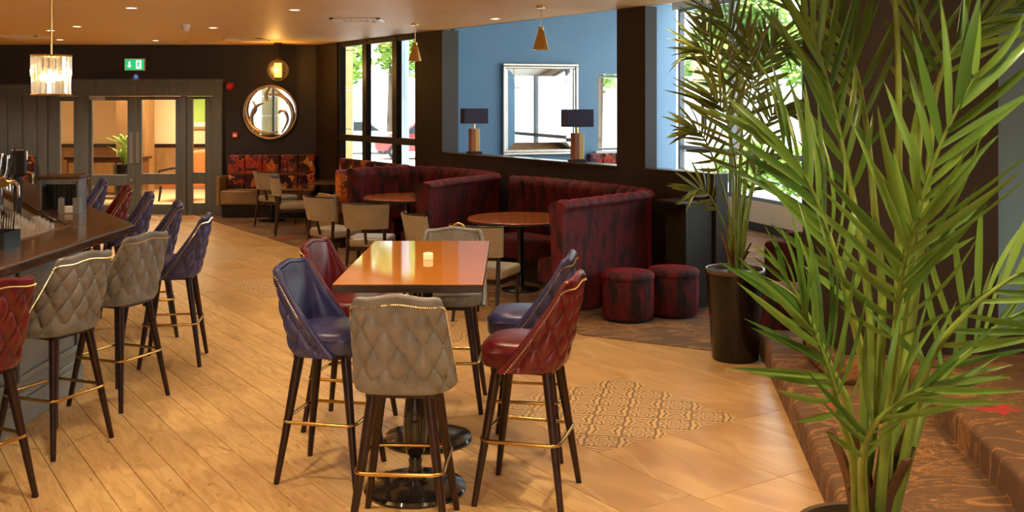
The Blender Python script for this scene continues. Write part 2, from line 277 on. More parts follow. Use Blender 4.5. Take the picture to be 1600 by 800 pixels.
# ------------------------------------------------------------------ mesh helpers
class MB:
    def __init__(s): s.v = []; s.f = []; s.smooth = False
    def add(s, vs, fs):
        b = len(s.v); s.v += [tuple(v) for v in vs]; s.f += [tuple(i + b for i in f) for f in fs]; return s
    def box(s, x0, x1, y0, y1, z0, z1):
        return s.add([(x0,y0,z0),(x1,y0,z0),(x1,y1,z0),(x0,y1,z0),(x0,y0,z1),(x1,y0,z1),(x1,y1,z1),(x0,y1,z1)],
                     [(3,2,1,0),(4,5,6,7),(0,1,5,4),(1,2,6,5),(2,3,7,6),(3,0,4,7)])
    def prism(s, poly, z0, z1):
        n = len(poly); a = sum(poly[i][0]*poly[(i+1)%n][1]-poly[(i+1)%n][0]*poly[i][1] for i in range(n))
        if a < 0: poly = poly[::-1]
        return s.add([(p[0],p[1],z0) for p in poly]+[(p[0],p[1],z1) for p in poly],
                     [tuple(range(n-1,-1,-1)), tuple(range(n,2*n))]+[(i,(i+1)%n,n+(i+1)%n,n+i) for i in range(n)])
    def lathe(s, prof, n=24, cx=0, cy=0, caps=True):      # prof: (radius, z) from bottom to top
        vs = []; m = len(prof)
        for r, z in prof:
            for k in range(n): a = 2*PI*k/n; vs.append((cx+r*math.cos(a), cy+r*math.sin(a), z))
        fs = [(i*n+k, i*n+(k+1)%n, (i+1)*n+(k+1)%n, (i+1)*n+k) for i in range(m-1) for k in range(n)]
        if caps: fs += [tuple(range(n-1,-1,-1)), tuple(range((m-1)*n, m*n))]
        return s.add(vs, fs)
    def tube(s, pts, rad, n=8, closed=False, caps=True):
        pts = [Vector(p) for p in pts]; m = len(pts); rads = rad if isinstance(rad, (list, tuple)) else [rad]*m
        vs = []; prev = None
        for i, p in enumerate(pts):
            a = pts[(i-1)%m] if (closed or i) else p; b = pts[(i+1)%m] if (closed or i < m-1) else p
            t = (b-a).normalized()
            if prev is None: prev = t.orthogonal().normalized()
            nrm = (prev - t*prev.dot(t)); nrm = nrm.normalized() if nrm.length > 1e-6 else t.orthogonal().normalized(); prev = nrm; bn = t.cross(nrm)
            for k in range(n): q = 2*PI*k/n; vs.append(p + (nrm*math.cos(q)+bn*math.sin(q))*rads[i])
        seg = m if closed else m-1
        fs = [(i*n+k, i*n+(k+1)%n, ((i+1)%m)*n+(k+1)%n, ((i+1)%m)*n+k) for i in range(seg) for k in range(n)]
        if caps and not closed: fs += [tuple(range(n-1,-1,-1)), tuple(range((m-1)*n, m*n))]
        return s.add(vs, fs)
    def grid(s, fn, nu, nv, flip=False):
        vs = [fn(i/nu, j/nv) for j in range(nv+1) for i in range(nu+1)]; w = nu+1
        fs = [(j*w+i, j*w+i+1, (j+1)*w+i+1, (j+1)*w+i) for j in range(nv) for i in range(nu)]
        if flip: fs = [f[::-1] for f in fs]
        return s.add(vs, fs)
    def ball(s, c, r, n=6):
        return s.lathe([(r*.02, c[2]-r)]+[(r*math.sin(PI*k/n), c[2]-r*math.cos(PI*k/n)) for k in range(1, n)]+[(r*.02, c[2]+r)], max(6, n+2), c[0], c[1])
    def mesh(s, name):
        me = bpy.data.meshes.new(name); me.from_pydata(s.v, [], s.f)
        bm = bmesh.new(); bm.from_mesh(me); bmesh.ops.recalc_face_normals(bm, faces=bm.faces); bm.to_mesh(me); bm.free(); return me
def link(name, me, m, parent=None, loc=(0,0,0), rot=(0,0,0), smooth=None, bevel=0, seg=2, subsurf=0):
    if m is not None and not me.materials: me.materials.append(M[m] if isinstance(m, str) else m)
    o = bpy.data.objects.new(name, me); col.objects.link(o)
    if parent is not None: o.parent = parent
    o.location = loc; o.rotation_euler = rot
    if bevel:
        b = o.modifiers.new('bevel', 'BEVEL'); b.width = bevel; b.segments = seg; b.limit_method = 'ANGLE'; b.angle_limit = R(40)
    if subsurf:
        k = o.modifiers.new('subsurf', 'SUBSURF'); k.levels = subsurf; k.render_levels = subsurf
    if smooth is not None:
        me.polygons.foreach_set('use_smooth', [True]*len(me.polygons))
        if smooth: me.set_sharp_from_angle(angle=R(smooth))
    return o
def build(mb, name, m, parent=None, **kw): return link(name, mb.mesh(name), m, parent, **kw)
def box(name, m, parent, x0, x1, y0, y1, z0, z1, **kw): return build(MB().box(min(x0,x1), max(x0,x1), min(y0,y1), max(y0,y1), min(z0,z1), max(z0,z1)), name, m, parent, **kw)
def tag(o, label, cat, group=None):
    o['label'] = label; o['category'] = cat
    if group: o['group'] = group
    return o
def struct(o, label=None):
    o['kind'] = 'structure'
    if label: o['label'] = label
    return o
def empty(name, loc=(0,0,0), rz=0):
    o = bpy.data.objects.new(name, None); col.objects.link(o); o.location = loc; o.rotation_euler = (0,0,rz); o.empty_display_size = .1; return o
def thing(name, label, cat, loc=(0,0,0), rz=0, group=None): return tag(empty(name, loc, rz), label, cat, group)
KIDS = {}
def copy_tree(o, parent=None):
    c = o.copy(); col.objects.link(c)
    if parent is not None: c.parent = parent
    for ch in list(o.children): copy_tree(ch, c)
    return c
def place(proto, used, loc, rz, label, group=None):
    if proto.name in used: o = copy_tree(proto)
    else: o = proto; used.add(proto.name)
    o.location = loc; o.rotation_euler = (0, 0, rz); o['label'] = label
    if group: o['group'] = group
    return o
USED = set()
def spline(pts, n):
    pts = [Vector(p) for p in pts]; P = [pts[0]*2-pts[1]] + pts + [pts[-1]*2-pts[-2]]; out = []; m = len(pts)-1
    for k in range(n+1):
        t = k/n*m; i = min(int(t), m-1); f = t-i; a, b, c, d = P[i:i+4]
        out.append(.5*((2*b)+(c-a)*f+(2*a-5*b+4*c-d)*f*f+(3*b-a-3*c+d)*f**3))
    return out
def spot(name, loc, power, size=110, blend=.5, colr=(1, .79, .52), rad=.04, rot=(0,0,0)):
    d = bpy.data.lights.new(name, 'SPOT'); d.energy = power; d.spot_size = R(size); d.spot_blend = blend; d.color = colr; d.shadow_soft_size = rad
    o = bpy.data.objects.new(name, d); col.objects.link(o); o.location = loc; o.rotation_euler = rot; return o
def point(name, loc, power, colr=(1, .68, .36), rad=.03):
    d = bpy.data.lights.new(name, 'POINT'); d.energy = power; d.color = colr; d.shadow_soft_size = rad
    o = bpy.data.objects.new(name, d); col.objects.link(o); o.location = loc; return o
CEIL = 2.95
FAR = 17.8
SLANT = (0, 0, DA)

# ------------------------------------------------------------------ floor with its planks, tiles and carpet
floor = struct(build(MB().prism([(-11,-6),(6.6,-6),(6.6,7.2),(3.2,18.6),(-3.2,17.9),(-11,17.9)], -.2, -.02), 'floor', 'black'), 'floor of oak planks, stone tiles and carpet')
PL, PWID = 1.25, .18
pl_meshes = {}
def piece(name, m, x0, x1, y0, y1, key=None, ht=.018, gap=.0015, bev=.0018):
    sx, sy = round(x1-x0-2*gap, 4), round(y1-y0-2*gap, 4)
    k = (name, sx, sy)
    if k not in pl_meshes:
        bm_ = MB(); a, b = sx/2, sy/2; c = bev
        bm_.add([(-a,-b,-ht),(a,-b,-ht),(a,b,-ht),(-a,b,-ht),(-a,-b,-c),(a,-b,-c),(a,b,-c),(-a,b,-c),(-a+c,-b+c,0),(a-c,-b+c,0),(a-c,b-c,0),(-a+c,b-c,0)],
                [(0,1,5,4),(1,2,6,5),(2,3,7,6),(3,0,4,7),(4,5,9,8),(5,6,10,9),(6,7,11,10),(7,4,8,11),(8,9,10,11)])
        pl_meshes[k] = bm_.mesh(name)
    return link(name, pl_meshes[k], m, floor, loc=D((x0+x1)/2, (y0+y1)/2, 0), rot=SLANT)
def seen(u0, u1, w0, w1):               # is any of it near what the photograph can show
    for u in (u0, (u0+u1)/2, u1):
        for w in (w0, w1):
            p = D(u, w)
            if p.y > 2.4 and abs(p.x) < p.y*.5+.5 and p.x > -3.4 + max(0, (7-p.y))*0 - max(0, (p.y-7))*.75: return True
    return False
w = 3.14; row = 0
PBOT = -1.9
while w > PBOT:
    w0 = w - PWID; u = -20.0 + random.uniform(0, PL)
    while u < 2:
        if seen(u, u+PL, w0, w): piece('plank', 'plank', u, u+PL, w0, w)
        u += PL
    w = w0; row += 1
# oak underlay where the boards run on out of sight
build(MB().prism([tuple(D(a, b).xy) for a, b in ((-20,3.14),(4,3.14),(4,-9),(-20,-9))], -.02, -.019), 'plank_run', 'plank', floor)
patches = [-13.1, -10.42, -7.74, -5.04]
ends = [-18.4] + sum([[p-.56, p+.56] for p in patches], []) + [-1.2]
for (w0, w1, ph) in ((3.14, 3.56, .3), (3.56, 4.12, 0), (4.12, 4.68, 0), (4.68, 5.25, .7), (5.25, 5.82, .2)):
    if ph:
        u = -18.6 + ph
        while u < -1.2:
            if w0 < 5.2 or u > -7.2: piece('stone_tile', 'stone', u, u+1.12, w0, w1)
            u += 1.12
    else:
        for i in range(0, len(ends), 2):
            a, b = ends[i], ends[i+1]; k = max(1, round((b-a)/.8))
            for j in range(k): piece('stone_tile', 'stone', a+(b-a)*j/k, a+(b-a)*(j+1)/k, w0, w1)
for pc in patches:
    for i in range(4):
        for j in range(4): piece('pattern_tile', 'pattern', pc-.56+.28*i, pc-.28+.28*i, 3.56+.28*j, 3.84+.28*j, gap=.0008, bev=.0008)
cp = [Vector((-5.52, 17.75, 0)), D(-6.79, 5.25), Vector((1.62, 8.0, 0)), Vector((1.95, 8.08, 0)), Vector((3.6, 8.0, 0)), Vector((5.9, 8.0, 0)), Vector((3.0, 18.4, 0)), Vector((-3.3, 17.75, 0))]
carpet = build(MB().prism([(p.x, p.y) for p in cp], -.019, .006), 'carpet', 'carpet', floor)
def butterfly(name, loc, rz, s, parent):
    mb = MB()
    for sx in (-1, 1):
        for (cx, cy, rx, ry, a) in ((.5, .28, .5, .27, .45), (.33, -.3, .33, .22, -.6)):
            pts = []
            for k in range(14):
                q = 2*PI*k/14; x = rx*math.cos(q)*(1+.12*math.cos(3*q)); y = ry*math.sin(q); pts.append(((cx+x*math.cos(a)-y*math.sin(a))*sx*s, (cy+x*math.sin(a)+y*math.cos(a))*s))
            mb.prism(pts, 0, .0012)
    mb.prism([(.05*s*math.cos(q), .4*s*math.sin(q)) for q in [2*PI*k/10 for k in range(10)]], 0, .0012)
    return build(mb, name, 'carpet_red', parent, loc=loc, rot=(0, 0, rz))
for (px, py, rz, s) in ((1108, 492, .4, .10), (447, 373, .2, .13), (300, 340, 1.2, .1), (392, 340, -.6, .12)):
    p = W(px, py, 3120/(py-160)); butterfly('butterfly_motif', (p.x, p.y, .006), rz, s, floor)

# ------------------------------------------------------------------ steps on the right
SD = Vector((-.135, -.9908, 0)); SN = Vector((.9908, -.135, 0)); SA = Vector((1.94, 8.04, 0))
def stair(name, label, off, far, near, wid, z0, z1):
    n = 40; prof = [(0, z0), (0, z1-.035)] + [(.035-.035*math.cos(a), z1-.035+.035*math.sin(a)) for a in (R(30), R(60), R(90))] + [(wid, z1), (wid, z0)]
    L = (near-far); vs = []; fs = []; k = len(prof)
    for t in (0, L):
        for (a, z) in prof: p = SA + SN*(off+a) + SD*(far+t); vs.append((p.x, p.y, z))
    fs = [tuple(range(k)), tuple(range(2*k-1, k-1, -1))] + [(i, (i+1)%k, k+(i+1)%k, k+i) for i in range(k)]
    o = build(MB().add(vs, fs), name, 'carpet', None, smooth=50); return struct(o, label)
step1 = stair('step_carpeted', 'lower carpeted step beside the palm', 0, 0, 8.0, .76, -.02, .165)
step2 = stair('platform_carpeted', 'raised carpeted platform right of the palm', .745, .88, 8.0, 3.6, -.02, .33)
jut = struct(build(MB().box(2.03, 2.75, 6.45, 7.1, .165, .33), 'platform_return', 'carpet', None, bevel=.03), 'carpeted platform corner wrapped round the dark pillar')
p = W(1565, 640, 1600*1.62/480); butterfly('butterfly_motif', (p.x, p.y, .33), .5, .12, step2)
p = W(1304, 635, 1600*1.785/475); butterfly('butterfly_motif', (p.x, p.y, .165), 1.4, .06, step1)

# ------------------------------------------------------------------ room shell
ceiling = struct(build(MB().prism([(-11, -6), (6.6, -6), (6.6, 6.8), (4.0, 6.8)] + [tuple(D(u, WALL).xy) for u in (-3.2, -16.9)] + [(-3.4, FAR+.1), (-11, FAR+.1)], CEIL, CEIL+.15), 'ceiling', 'ceiling'), 'warm tan ceiling with recessed lights')
X0, X1 = -7.95, -5.02     # door screen from left to right
wall_far = struct(build(MB().box(-11, X0, FAR, FAR+.2, -.05, CEIL).box(X1, -3.2, FAR, FAR+.2, -.05, CEIL).box(X0, X1, FAR, FAR+.2, 2.28, CEIL), 'wall_far', 'wall_dark'), 'charcoal far wall above the doors')
struct(build(MB().box(-11.2, -11, -6, FAR+.2, -.05, CEIL), 'wall_left', 'wall_dark'))
# slanted wall with window, sill wall, pillars (local x along it, y outwards)
T = .16
def slanted(name, boxes, m, parent=None, **kw):
    mb = MB()
    for b in boxes: mb.box(b[0], b[1], WALL+b[2], WALL+b[3], b[4], b[5])
    o = build(mb, name, m, None, rot=SLANT, **kw)
    if parent is not None: o.parent = parent
    return o
wall_diag = struct(slanted('wall_window_side', [(-16.9,-15.82,0,T,0,CEIL), (-15.82,-13.09,0,T,0,.5), (-13.09,-12.30,0,T+.1,0,CEIL), (-12.30,-7.05,0,T,0,1.25), (-8.53,-8.07,0,T,1.25,CEIL)], 'wall_brown'), 'dark brown half wall and pillars behind the red booths')
trim = struct(slanted('trim_1', [(-12.30,-8.53,-.02,T+.02,1.25,1.27), (-8.07,-7.05,-.02,T+.02,1.25,1.27)], 'sill', bevel=.004), 'narrow sill capping the brown half wall')
struct(slanted('wall_fascia', [(-16.3,-3.0,.0,.12,CEIL+.15,3.75)], 'blue'), 'upper wall above the ceiling edge')
# skirting and window in the slanted wall
def make_window(name, label, us, z0, z1, ztr, rot, y, fmat, parent_kind=True, fw=.05, trw=.05, extra=None):
    r = empty(name, (0,0,0), rot); struct(r, label)
    f = MB(); f.box(us[0], us[-1], y, y+.07, z0, z0+fw).box(us[0], us[-1], y, y+.07, z1-fw, z1)
    build(f, 'window_frame', fmat, r)
    for i, u in enumerate(us):
        h = fw*.9 if 0 < i < len(us)-1 else fw*.7
        box('mullion', fmat, r, u-h, u+h, y-.01, y+.08, z0, z1)
    if ztr: box('transom', fmat, r, us[0], us[-1], y-.015, y+.085, ztr-trw, ztr+trw)
    for a, b in zip(us[:-1], us[1:]):
        segs = [(z0+fw, ztr-trw), (ztr+trw, z1-fw)] if ztr else [(z0+fw, z1-fw)]
        for c, d in segs: box('pane', 'glass', r, a+.02, b-.02, y+.032, y+.038, c, d)
    return r
make_window('window_1', 'tall dark framed window behind the left booth', [-15.82,-14.84,-13.80,-13.09], .5, CEIL, 1.37, DA, WALL+.04, 'frame', fw=.08, trw=.05)
# far wall end beside the window
# right hand pillar and blue wall
pil = struct(build(MB().box(2.13, 3.12, 6.57, 7.5, 0, CEIL), 'pillar_dark', 'wall_brown'), 'broad dark brown pillar behind the palm')
wall_right = struct(build(MB().box(3.12, 6.6, 6.62, 6.78, 0, 3.75), 'wall_right', 'blue'), 'blue wall right of the dark pillar')
struct(build(MB().box(3.13, 6.4, 6.595, 6.62, .33, .475), 'baseboard_right', 'frame'), 'dark baseboard under the blue wall')
struct(build(MB().box(6.4, 6.6, -6, 6.7, -.05, CEIL), 'wall_side', 'blue'), 'blue side wall above the platform')
# rear wall, windows behind the viewer; the left one added to brighten the round mirror
rear = struct(build(MB().box(-11, 6.6, -6.2, -6, -.05, .6).box(-11, 6.6, -6.2, -6, 2.7, CEIL).box(-8.4, -1.6, -6.2, -6, .6, 2.7).box(1.6, 6.6, -6.2, -6, .6, 2.7), 'wall_rear', 'wall_dark'))
for i, (a, b) in enumerate(((-11, -8.4), (-1.6, 1.6))):
    make_window('window_%d' % (i+5), 'unseen window behind the viewer', [a, a+(b-a)*.5, b], .6, 2.7, None, 0, -6.15, 'frame')

# ---- annex beyond the half wall
MA = R(18); MC, MS = math.cos(MA), math.sin(MA); MO = Vector((.49, 18.0, 0))
def A(t, s=0, z=0): return Vector((MO.x + MC*t + MS*s, MO.y + MS*t - MC*s, z))      # s: towards the viewer
ann = MB()
def wallseg(mb, t0, t1, z0, z1, th=.15):
    a, b, c, d = A(t0), A(t1), A(t1, -th), A(t0, -th)
    mb.prism([(q.x, q.y) for q in (a, b, c, d)], z0, z1)
wallseg(ann, -1.95, 1.08, 0, 3.75); wallseg(ann, 1.08, 1.86, 0, 1.07); wallseg(ann, 1.08, 1.86, 2.46, 3.75); wallseg(ann, 1.86, 2.66, 0, 3.75)
wall_ann = struct(build(ann, 'wall_annex', 'blue'), 'blue wall carrying the silver framed mirror')
struct(build(MB().prism([tuple(q.xy) for q in (D(-12.42, WALL+.2), D(-12.30, WALL+.2), A(-1.80), A(-1.95))], 0, 3.75), 'wall_annex_side', 'blue'), 'blue side wall left of the mirror')
r = make_window('window_2', 'narrow window right of the silver mirror', [1.10, 1.84], 1.09, 2.44, None, MA, .05, 'frame_grey', fw=.04); r.location = MO
box('window_sill', 'white', r, 1.02, 1.92, -.12, .12, 1.04, 1.08)
G0 = Vector((2.96, 18.1, 0)); GD = Vector((.2847, -.9586, 0)); GA = math.atan2(GD.y, GD.x)
glen = 11.6
r = make_window('window_3', 'tall window wall of the next room seen behind the palms', [0, 1.85, 3.95, 6.05, 8.15, 10.25, 11.6], .45, 3.6, 1.16, GA, 0, 'frame_grey', fw=.055, trw=.04); r.location = G0
gw = MB().box(-.3, glen, -.02, .12, 0.12, .45).box(-.3, glen, 0, .12, 3.6, 3.75)
o = struct(build(gw, 'wall_dwarf', 'cream', None, loc=G0, rot=(0,0,GA)), 'low cream wall under the tall windows')
struct(build(MB().box(-.3, glen, -.05, .0, 0, .13), 'baseboard_annex', 'frame', None, loc=G0, rot=(0,0,GA)), 'dark skirting under the cream wall')
e1 = G0+GD*glen
struct(build(MB().prism([tuple(D(-16.4, WALL+.12).xy), tuple(D(-3.0, WALL+.12).xy), (6.6, 6.7), (e1.x+.3, e1.y), (3.1, 18.9), (-1.6, 18.0)], 3.75, 3.85), 'ceiling_annex', 'white'))

# ------------------------------------------------------------------ far wall doors and panelling
dr = struct(empty('door_1', (0, FAR, 0)), 'grey glazed double doors with side lights in the far wall')
def fx(px): return (px-800)*FAR/1600
def fz(py): return EYE-(py-160)*FAR/1600
def rail(name, px0, px1, py0, py1, y0=-.06, y1=.06, m='grey_wood', parent=None, **kw): return box(name, m, parent or dr, fx(px0), fx(px1), y0, y1, fz(py1), fz(py0), **kw)
rail('head_casing', 62, 349, 128, 150, -.09, .10); rail('head_cornice', 60, 351, 124, 129, -.13, .10)
rail('door_casing', 333, 349, 150, 335.2, -.09, .10, bevel=.01); rail('door_casing', 125, 141, 150, 335.2); rail('door_casing', 285, 292, 150, 335.2); rail('door_casing', 62, 76, 150, 335.2)
def leaf(name, px0, px1, gx0, gx1, panes):
    e = empty(name); e.parent = dr
    ys = [150.5] + [v for p in panes for v in p] + [334.5]
    fr = MB(); fr.box(fx(px0), fx(gx0), -.03, .03, fz(334.5), fz(150.5)).box(fx(gx1), fx(px1), -.03, .03, fz(334.5), fz(150.5))
    for a, b in zip(ys[0::2], ys[1::2]): fr.box(fx(gx0), fx(gx1), -.03, .03, fz(b), fz(a))
    build(fr, 'door_frame', 'grey_wood', e, bevel=.006)
    for a, b in panes: box('pane', 'glass', e, fx(gx0)-.005, fx(gx1)+.005, -.004, .004, fz(b)-.005, fz(a)+.005)
    return e
l1 = leaf('door_leaf', 141.5, 212.5, 145, 200, [(157, 273), (290, 320)]); l2 = leaf('door_leaf', 213.5, 284.5, 222, 275, [(156, 271), (288, 319)])
leaf('side_light', 76.5, 124.5, 95, 116, [(158, 276)]); leaf('side_light', 292.5, 332.5, 302, 321, [(155, 269), (287, 317)])
for lf, a, b in ((l1, 203, 209), (l2, 213.5, 219)): rail('push_plate', a, b, 206, 255, -.045, -.03, 'steel', lf)
build(MB().tube([(fx(207), -.03, fz(281)), (fx(207), -.06, fz(281))], .025, 12), 'lock_knob', 'steel', l1)
rail('door_closer', 142, 166, 150.5, 156, -.10, -.03, 'steel', l1, bevel=.01)
# panelling to the left of the doors
pn = struct(empty('wall_panelling', (0, FAR, 0)), 'grey boarded wall panelling left of the doors')
rail('panel_backing', -120, 62, 135, 335.2, -.02, -.001, 'grey_wood', pn); rail('panel_cornice', -120, 62, 132, 139, -.10, -.02, 'grey_wood', pn)
for k in range(8): rail('panel_board', 61-(k+1)*23, 59-k*23, 150, 246, -.04, -.02, 'grey_wood', pn, bevel=.006)
for k in range(4): rail('panel_board', 61-(k+1)*46, 58-k*46, 254, 330, -.04, -.02, 'grey_wood', pn, bevel=.006)
# lobby behind the doors
LB = FAR+5.2
struct(build(MB().box(-10.5, -5.0, FAR+.2, LB+.2, -.2, 0.0), 'floor_lobby', 'lobby_floor'), 'pale lobby floor beyond the doors')
struct(build(MB().box(-10.5, -5.0, FAR+.2, LB+.2, 2.8, 2.9), 'ceiling_lobby', 'lobby_wall'))
struct(build(MB().box(-10.5, -5.0, LB, LB+.2, 0, 2.8).box(-10.7, -10.5, FAR+.2, LB+.2, 0, 2.8).box(-5.0, -4.9, FAR+.2, LB+.2, 0, 2.8), 'wall_lobby', 'lobby_wall'), 'cream lobby wall beyond the doors')
struct(build(MB().box(-10.5, -5.0, LB-.03, LB, 0, .95), 'trim_lobby_dado', 'oak'), 'oak dado along the lobby wall')
struct(build(MB().box(-10.5, -5.0, LB-.06, LB, .95, 1.02), 'trim_lobby_rail', 'leg_wood'), 'dark dado rail on the lobby wall')
struct(build(MB().box(-8.35, -7.75, LB-1.4, LB-.8, 0, 2.8).box(-6.55, -6.3, LB-.5, LB-.06, 0, 2.8), 'pillar_lobby', 'oak'), 'oak clad lobby pillars behind the glazed doors')
ld = bpy.data.lights.new('lobby_lamp', 'AREA'); ld.energy = 260; ld.size = 3; ld.size_y = 2; ld.shape = 'RECTANGLE'; ld.color = (1, .80, .52)
lo = bpy.data.objects.new('lobby_lamp', ld); col.objects.link(lo); lo.location = (-6.5, FAR+2.6, 2.78)
def pic(label, x, z, w_, h_):
    t = thing('framed_picture', label, 'picture', (x, LB-.03, z))
    f = MB().box(-w_/2, w_/2, -.03, 0, -h_/2, -h_/2+.06).box(-w_/2, w_/2, -.03, 0, h_/2-.06, h_/2).box(-w_/2, -w_/2+.06, -.03, 0, -h_/2, h_/2).box(w_/2-.06, w_/2, -.03, 0, -h_/2, h_/2)
    build(f, 'picture_frame', 'lamp_gold', t); box('picture_mount', 'white', t, -w_/2+.06, w_/2-.06, -.012, 0, -h_/2+.06, h_/2-.06); box('print', 'leaf_out', t, -w_/2+.16, w_/2-.16, -.016, -.012, -h_/2+.16, h_/2-.16)
pic('gold framed picture on the lobby wall behind the right door', -7.0, 1.85, .8, 1.0); pic('green landscape picture seen through the right side light', -6.05+.05, 1.75, .7, .85)
def lobby_chair(label, loc, rz):
    t = thing('lobby_armchair', label, 'armchair', loc, rz, 'orange lobby armchairs')
    build(MB().box(-.33, .33, -.3, .33, .28, .46), 'seat', 'orange_fabric', t, bevel=.04); build(MB().box(-.33, .33, -.42, -.28, .3, 1.0), 'backrest', 'orange_fabric', t, bevel=.05)
    for s in (-1, 1):
        build(MB().tube([(s*.36,-.35,.66),(s*.37,0,.66),(s*.36,.3,.6),(s*.35,.33,.4)], .025, 8), 'arm', 'leg_wood', t, smooth=60)
        for y in (-.34, .3): build(MB().tube([(s*.3,y,.3),(s*.33,y*1.1,0)], [.03,.02], 8), 'leg', 'leg_wood', t)
lobby_chair('orange armchair with wooden arms behind the right glass door', (-6.55, FAR+2.6, 0), R(75)); lobby_chair('orange armchair seen through the right side light', (-6.0, FAR+4.0, 0), R(100))
t = thing('lobby_console', 'dark wooden console in the lobby behind the left door', 'sideboard', (-8.2, FAR+3.0, 0))
box('body', 'table_dark', t, -.75, .75, -.22, .22, .08, .8, bevel=.01); box('top', 'leg_wood', t, -.8, .8, -.25, .25, .8, .85)
for k in (-1, 0, 1): box('door', 'oak', t, k*.49-.22, k*.49+.22, -.235, -.22, .14, .74)
for sx in (-.65, .65):
    for sy in (-.15, .15): box('leg', 'leg_wood', t, sx-.04, sx+.04, sy-.04, sy+.04, 0, .08)
t = thing('lobby_plant', 'small green plant in a dark pot behind the left door', 'plant', (-7.5, FAR+2.0, 0))
build(MB().lathe([(.16, 0), (.2, .7), (.2, .75), (.17, .75), (.16, .68)], 16), 'pot', 'pot', t, smooth=40)
mb = MB()
for k in range(60):
    a = random.uniform(0, 2*PI); l = random.uniform(.2, .45); h = random.uniform(.2, .6); c = Vector((l*.6*math.cos(a), l*.6*math.sin(a), .75+h)); d = Vector((math.cos(a), math.sin(a), .4))*.1; n = Vector((-math.sin(a), math.cos(a), 0))*.035
    mb.add([c-d, c+n, c+d, c-n], [(0,1,2,3)]); mb.tube([(0,0,.7), c-d], .004, 4)
build(mb, 'foliage', 'leaf_out', t)

# ------------------------------------------------------------------ bar stools (front towards local +y)
ZB, ZT = .655, 1.09
_pl = {}
def plan_table(v):
    v = min(1, max(0, v)); k = round(v, 4)
    if k not in _pl:
        hw = .232 - .030*v; wrap = .225*(1-v)**1.1 + .045 + .02*v; pts = [(0, 0)]; L_ = [0]
        for i in range(1, 61):
            a = PI/2*i/60; x = hw*abs(math.sin(a))**.55; y = wrap*(1-abs(math.cos(a))**.75) if i < 60 else wrap
            L_.append(L_[-1]+math.hypot(x-pts[-1][0], y-pts[-1][1])); pts.append((x, y))
        _pl[k] = (pts, L_, hw, wrap)
    return _pl[k]
def shell(s, v, off=0.0, tuft=0.0):
    """outer skin of a stool back: s -1..1 round the back, v 0..1 up"""
    pts, L_, hw, wrap = plan_table(v); q = abs(s)*L_[-1]; i = 1
    while i < 60 and L_[i] < q: i += 1
    f = (q-L_[i-1])/max(1e-9, L_[i]-L_[i-1]); x0, y0 = pts[i-1]; x1, y1 = pts[i]; x = x0+(x1-x0)*f; y = y0+(y1-y0)*f
    tx, ty = x1-x0, y1-y0; l = math.hypot(tx, ty) or 1; nx, ny = ty/l, -tx/l
    sg = 1 if s >= 0 else -1
    yb = -.195 - .075*v + .02*(1-v)**4
    top = ZT - .05*max(0, (abs(s)-.72)/.28)**2.2 + .008*math.cos(s*PI*1.6)
    z = ZB + (top-ZB)*v
    n = Vector((nx*sg, ny, .08)).normalized(); p = Vector((x*sg, y+yb, z)) - n*off
    if tuft:
        arc = s*L_[-1]; zz = z-ZB-.045; a = arc/.112 + zz/.174; b = arc/.112 - zz/.174
        edge = min(1, max(0, (1-abs(s)-.05)*9))*min(1, max(0, (1-v-.04)*9))*min(1, max(0, v*14))
        h = (abs(math.sin(PI*a))*abs(math.sin(PI*b)))**.38
        p = p + n*(tuft*(h-.6)*edge + .003)
    return p
